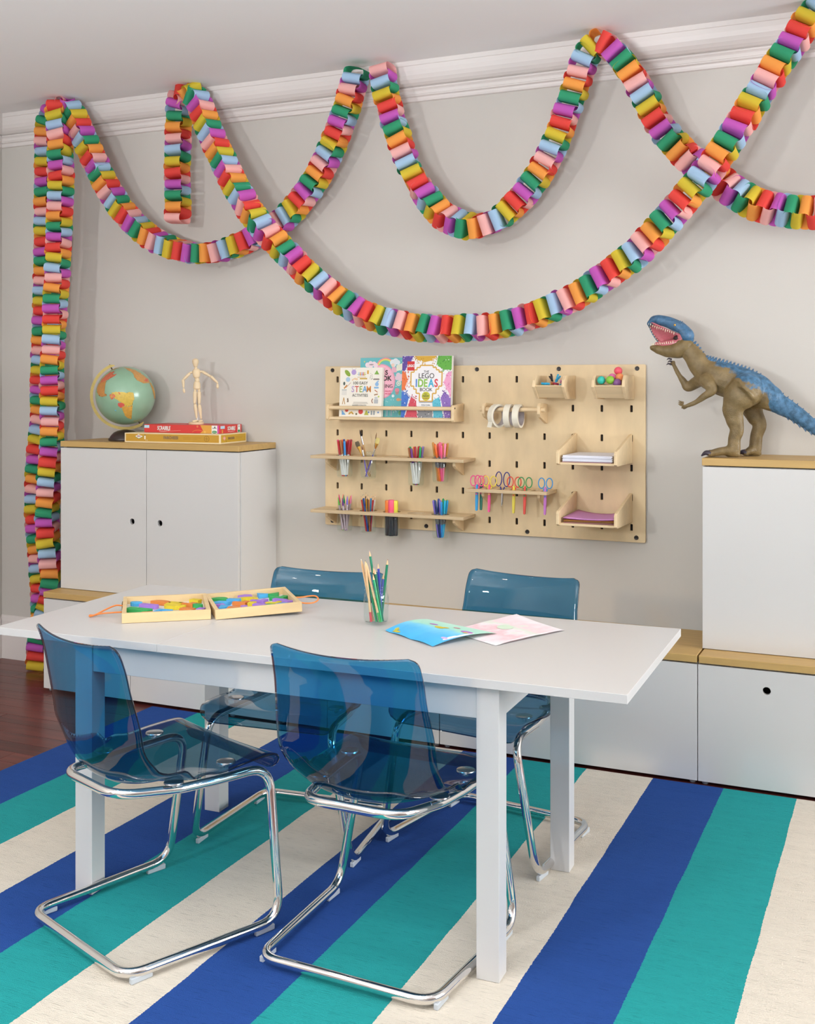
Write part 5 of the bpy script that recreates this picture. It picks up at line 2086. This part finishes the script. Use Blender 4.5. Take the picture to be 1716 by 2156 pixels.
PZC = {'blue': '#4aa9e0', 'orange': '#d9803a', 'yellow': '#d9c22a', 'purple': '#a077d0', 'green': '#2fa558'}
# (colour, shape, words, x, y, w, d, turn in the tray) ; x along the front edge, y inward
P_L = [('blue', 'disc', 'oval piece at the back left of the left tray', .040, .225, .040, .026, -25),
       ('purple', 'bar', 'bar piece in the left tray behind the green one', .078, .178, .062, .022, -36),
       ('green', 'bar', 'long bar piece at the left of the left tray', .048, .118, .084, .030, -34),
       ('orange', 'half', 'rounded piece at the back of the left tray', .120, .222, .076, .026, -38),
       ('yellow', 'bar', 'square piece in the middle of the left tray', .156, .184, .046, .038, -30),
       ('yellow', 'half', 'curved piece in the middle of the left tray', .152, .146, .072, .03, 155),
       ('yellow', 'bar', 'bar piece in the back right corner of the left tray', .222, .226, .034, .024, -35),
       ('orange', 'ell', 'notched piece at the right of the left tray', .196, .178, .056, .028, -37),
       ('green', 'disc', 'oval piece near the right side of the left tray', .226, .146, .036, .024, -40),
       ('blue', 'ell', 'notched piece at the front of the left tray', .118, .072, .046, .046, 150),
       ('orange', 'para', 'slanted piece at the front of the left tray', .062, .046, .036, .042, 0),
       ('orange', 'bar', 'bar piece at the front right of the left tray', .192, .088, .046, .026, -34),
       ('purple', 'bar', 'small square piece at the front right of the left tray', .232, .080, .022, .026, -30)]
P_R = [('green', 'half', 'rounded piece at the back left of the right tray', .046, .232, .060, .030, -35),
       ('blue', 'bar', 'bar piece near the back of the right tray', .082, .196, .044, .024, -30),
       ('purple', 'trap', 'wedge piece along the back of the right tray', .130, .240, .054, .024, -36),
       ('blue', 'tri', 'triangle piece along the back of the right tray', .176, .234, .050, .030, 140),
       ('green', 'trap', 'wedge piece in the back right corner of the right tray', .222, .228, .042, .036, -45),
       ('yellow', 'arc', 'arched piece in the middle of the right tray', .130, .196, .072, .030, -30),
       ('purple', 'ell', 'notched piece in the middle of the right tray', .156, .152, .050, .030, -40),
       ('green', 'ell', 'notched piece at the right of the right tray', .222, .176, .052, .034, -38),
       ('purple', 'bar', 'bar piece at the right of the right tray', .218, .130, .052, .016, -48),
       ('purple', 'para', 'slanted piece in the front right corner of the right tray', .228, .096, .044, .022, -40),
       ('blue', 'para', 'slanted piece at the left of the right tray', .036, .172, .042, .030, -30),
       ('purple', 'tri', 'triangle piece at the left of the right tray', .036, .136, .046, .022, -40),
       ('blue', 'tri', 'triangle piece at the front left of the right tray', .034, .098, .048, .036, 130),
       ('orange', 'ell', 'notched piece left of the small yellow square', .098, .148, .048, .030, -40),
       ('yellow', 'bar', 'small square piece in the middle of the right tray', .128, .120, .024, .022, -30),
       ('orange', 'bar', 'bar piece at the front left of the right tray', .064, .070, .040, .028, -20),
       ('purple', 'disc', 'small round piece right of the front orange bar', .096, .076, .024, .022, 0),
       ('blue', 'half', 'rounded piece along the front of the right tray', .118, .042, .070, .030, 0),
       ('purple', 'bar', 'bar piece near the front of the right tray', .146, .082, .046, .018, -42),
       ('green', 'bar', 'small bar piece near the front of the right tray', .176, .062, .026, .018, -38),
       ('yellow', 'ell', 'notched piece at the front of the right tray', .192, .096, .044, .036, -38),
       ('blue', 'para', 'slanted piece at the front right of the right tray', .218, .058, .040, .020, -30)]
for lst, lf, aa, lift in ((P_L, loc1, A1, 0), (P_R, loc2, A2, LIFT)):
    for cn, kd, words, x, y, w, d, rz in lst:
        p = o_case + lf(x, y, .0068)
        t = thing('puzzle_piece', cn + ' ' + words, 'puzzle piece', p, rot=(0, -radians(lift), radians(aa)))
        bm = prism(BM(), shape_poly(kd, w * .98, d * .98), 0, .0125)
        bmesh.ops.bevel(bm, geom=[e for e in bm.edges if abs(e.verts[0].co.z - e.verts[1].co.z) < .001], offset=.0008, segments=1, affect='EDGES')
        obj('block', bm, col(PZC[cn], .5), t, rot=(0, 0, radians(rz)))

# ---- jar of pencils
jx, jy = -1.430, -1.552
JH = .115
make_jar('glass_jar', 'embossed glass jar full of colored pencils on the table', (jx, jy, TT), JH, .0375, M['glassemb'])
W1 = Vector((.912, .409, 0))       # rightwards as the camera sees it
W2 = Vector((-.409, .912, 0))      # away from the camera
PEN = [('natural wood pencil with white tip, leftmost in the table jar', (-.008, -.006), (-.028, -.004), .185, '#e0b98c', '#f1efe8', 'natural'),
       ('natural wood pencil with red end beside the leftmost in the table jar', (-.014, -.014), (-.024, -.012), .18, '#e0b98c', '#5a3f30', 'red'),
       ('green pencil left of center in the table jar', (.002, -.016), (-.018, -.006), .166, '#0f8a5c', '#27312c', ''),
       ('natural wood pencil with green end in the middle of the table jar', (.012, -.020), (-.012, -.013), .18, '#e0b98c', '#5c8f3c', 'lime'),
       ('tall dark green pencil with pink tip in the table jar', (.012, .012), (-.004, .014), .205, '#11805f', '#e6a9a6', ''),
       ('dark brown pencil in the middle of the table jar', (.016, .004), (.000, .002), .158, '#5a4535', '#d9a98c', ''),
       ('dark green pencil right of the brown one in the table jar', (.020, -.010), (.004, -.008), .156, '#0e6f52', '#d9b48c', ''),
       ('blue pencil in the table jar', (.017, -.003), (.010, .006), .168, '#3a3fb0', '#caa27a', ''),
       ('short violet blue pencil behind the glass of the table jar', (.008, .018), (.018, .012), .138, '#5e66b8', '#e0a9a0', ''),
       ('upright dark green pencil at the right of the table jar', (.015, .006), (.0255, .002), .182, '#1e7a5a', '#8a3f2c', ''),
       ('light green pencil low in the middle of the table jar', (.016, -.016), (-.002, -.018), .142, '#12a266', '#e9e4da', '')]
for lab, (bx, by), (tx, tyy), L, c, ld, end in PEN:
    b = Vector((jx, jy, TT + .010)) + W1 * bx + W2 * by
    t = Vector((jx, jy, TT + .010 + .1)) + W1 * tx + W2 * tyy
    pen = stick('pencil', lab, 'pencil', b, t, col(c), col(ld), None, .0037, L)
    if end in ('red', 'lime'):
        ec = col('#c9424e' if end == 'red' else '#4fa35a')
        obj('painted_end', lathe(BM(), [(0, -.0003), (.0039, -.0003), (.0039, .028)], 6, cap=False), ec, pen)


# ---- two paintings
def painting(label, c, mfun, m, name='painting'):
    """c: four corners front, right, back, left (x, y); mfun(u, v) height"""
    F, Rg, B, L = [Vector((*p, 0)) for p in c]
    ctr = (F + Rg + B + L) / 4
    o = thing(name, label, 'painting', (ctr.x, ctr.y, TT))

    def P(u, v):
        p = F * (1 - u) * (1 - v) + Rg * u * (1 - v) + B * u * v + L * (1 - u) * v
        return Vector((p.x - ctr.x, p.y - ctr.y, mfun(u, v)))
    bm = BM()
    n = 20
    uvl = bm.loops.layers.uv.new('UVMap')
    g = [[bm.verts.new(P(i / n, j / n)) for j in range(n + 1)] for i in range(n + 1)]
    for i in range(n):
        for j in range(n):
            f = bm.faces.new((g[i][j], g[i + 1][j], g[i + 1][j + 1], g[i][j + 1]))
            for lp, (a, b) in zip(f.loops, ((i, j), (i + 1, j), (i + 1, j + 1), (i, j + 1))):
                lp[uvl].uv = (a / n, b / n)
    ob = obj('paper', bm, m, o, smooth=180)

    def patch(nm, uv, r, hx, ry=None, ang=0, lift=.0007):
        b = BM()
        ctrv = b.verts.new(P(*uv) + Vector((0, 0, lift)))
        ring = []
        for i in range(18):
            a = 2 * pi * i / 18
            x, y = r * cos(a), (ry or r) * sin(a)
            x, y = x * cos(ang) - y * sin(ang), x * sin(ang) + y * cos(ang)
            uu, vv = min(max(uv[0] + x, .004), .996), min(max(uv[1] + y, .004), .996)
            ring.append(b.verts.new(P(uu, vv) + Vector((0, 0, lift))))
        for i in range(18):
            b.faces.new((ctrv, ring[i], ring[(i + 1) % 18]))
        return obj(nm, b, col(hx, .7), o)
    return o, patch


def wash(name, stops, axis, nsc, amt, extra=None):
    global n_, l_, tc
    m, n_, l_, b = newmat(name)
    tc = n_.new('ShaderNodeTexCoord')
    sp = n_.new('ShaderNodeSeparateXYZ')
    l_.new(tc.outputs['UV'], sp.inputs[0])
    mp = n_.new('ShaderNodeMapping')
    mp.inputs['Scale'].default_value = nsc
    l_.new(tc.outputs['UV'], mp.inputs[0])
    t = n_.new('ShaderNodeTexNoise')
    t.inputs['Scale'].default_value = 1
    t.inputs['Detail'].default_value = 5
    l_.new(mp.outputs[0], t.inputs[0])
    v = mth('ADD', sp.outputs[axis], mth('MULTIPLY_ADD', t.outputs[0], amt, -amt / 2))
    r = n_.new('ShaderNodeValToRGB')
    r.color_ramp.elements[0].position = stops[0][0]
    r.color_ramp.elements[0].color = lin(stops[0][1])
    r.color_ramp.elements[1].position = stops[-1][0]
    r.color_ramp.elements[1].color = lin(stops[-1][1])
    for p, c in stops[1:-1]:
        e = r.color_ramp.elements.new(p)
        e.color = lin(c)
    l_.new(v, r.inputs[0])
    l_.new(r.outputs[0], b.inputs['Base Color'])
    b.inputs['Roughness'].default_value = .8
    return m


# sea blue at the near left edge, pale green at the far right edge
mb = wash('watercolour_sea', [(0, '#46b4ea'), (.3, '#5abcf0'), (.5, '#7fd0ee'), (.62, '#a9e2cf'), (1, '#bfe8d6')], 0, (4, 9, 1), .22)
o, patch = painting('blue and green watercolor painting on the table, right of the pencil jar', [(-1.168, -1.747), (-1.058, -1.545), (-1.308, -1.455), (-1.365, -1.628)],
                    lambda u, v: .001 + .012 * (1 - v) * u * (1 - u) * 4 * .9 + .010 * v * sin(u * 3.0) + .004 * abs(sin(v * 7)) * (1 - u) * .8 + .004 * u, mb)
for uv, r, hx, ry in (((.10, .86), .07, '#c9c24a', .03), ((.06, .80), .03, '#c9c24a', .06), ((.16, .9), .05, '#c9c24a', .02), ((.66, .66), .035, '#b57ac0', .065), ((.58, .5), .05, '#cfc044', .07), ((.63, .44), .03, '#d8b84a', .045), ((.74, .36), .028, '#d58a9a', .05), ((.64, .12), .05, '#b57ac0', .085), ((.5, .03), .18, '#f2f2f4', .024), ((.30, .05), .11, '#f2f2f4', .03), ((.25, .09), .03, '#c7b0e0', .05), ((.6, .1), .03, '#d9b06a', .03)):
    patch('paint_patch', uv, r, hx, ry)
mp_ = wash('watercolour_pink', [(0, '#efecef'), (.14, '#f1dce1'), (.35, '#efc8ce'), (.5, '#f0e6e9'), (.62, '#dfe6da'), (.75, '#f0d6db'), (1, '#f2e9ec')], 0, (5, 5, 1), .7)
o, patch = painting('pale pink watercolor painting, half under the blue one', [(-1.018, -1.668), (-.902, -1.412), (-1.083, -1.300), (-1.202, -1.555)],
                    lambda u, v: .0006 + .003 * u * (1 - u) * 4 * (1 - v) + .010 * u * v * v + .001 * abs(sin(u * 9)), mp_, 'painting')
for uv, r, hx, ry in (((.9, .03), .09, '#f3f2f5', .028), ((.5, .03), .4, '#f3f2f5', .02), ((.55, .6), .09, '#d3e6cf', .12)):
    patch('paint_patch', uv, r, hx, ry)
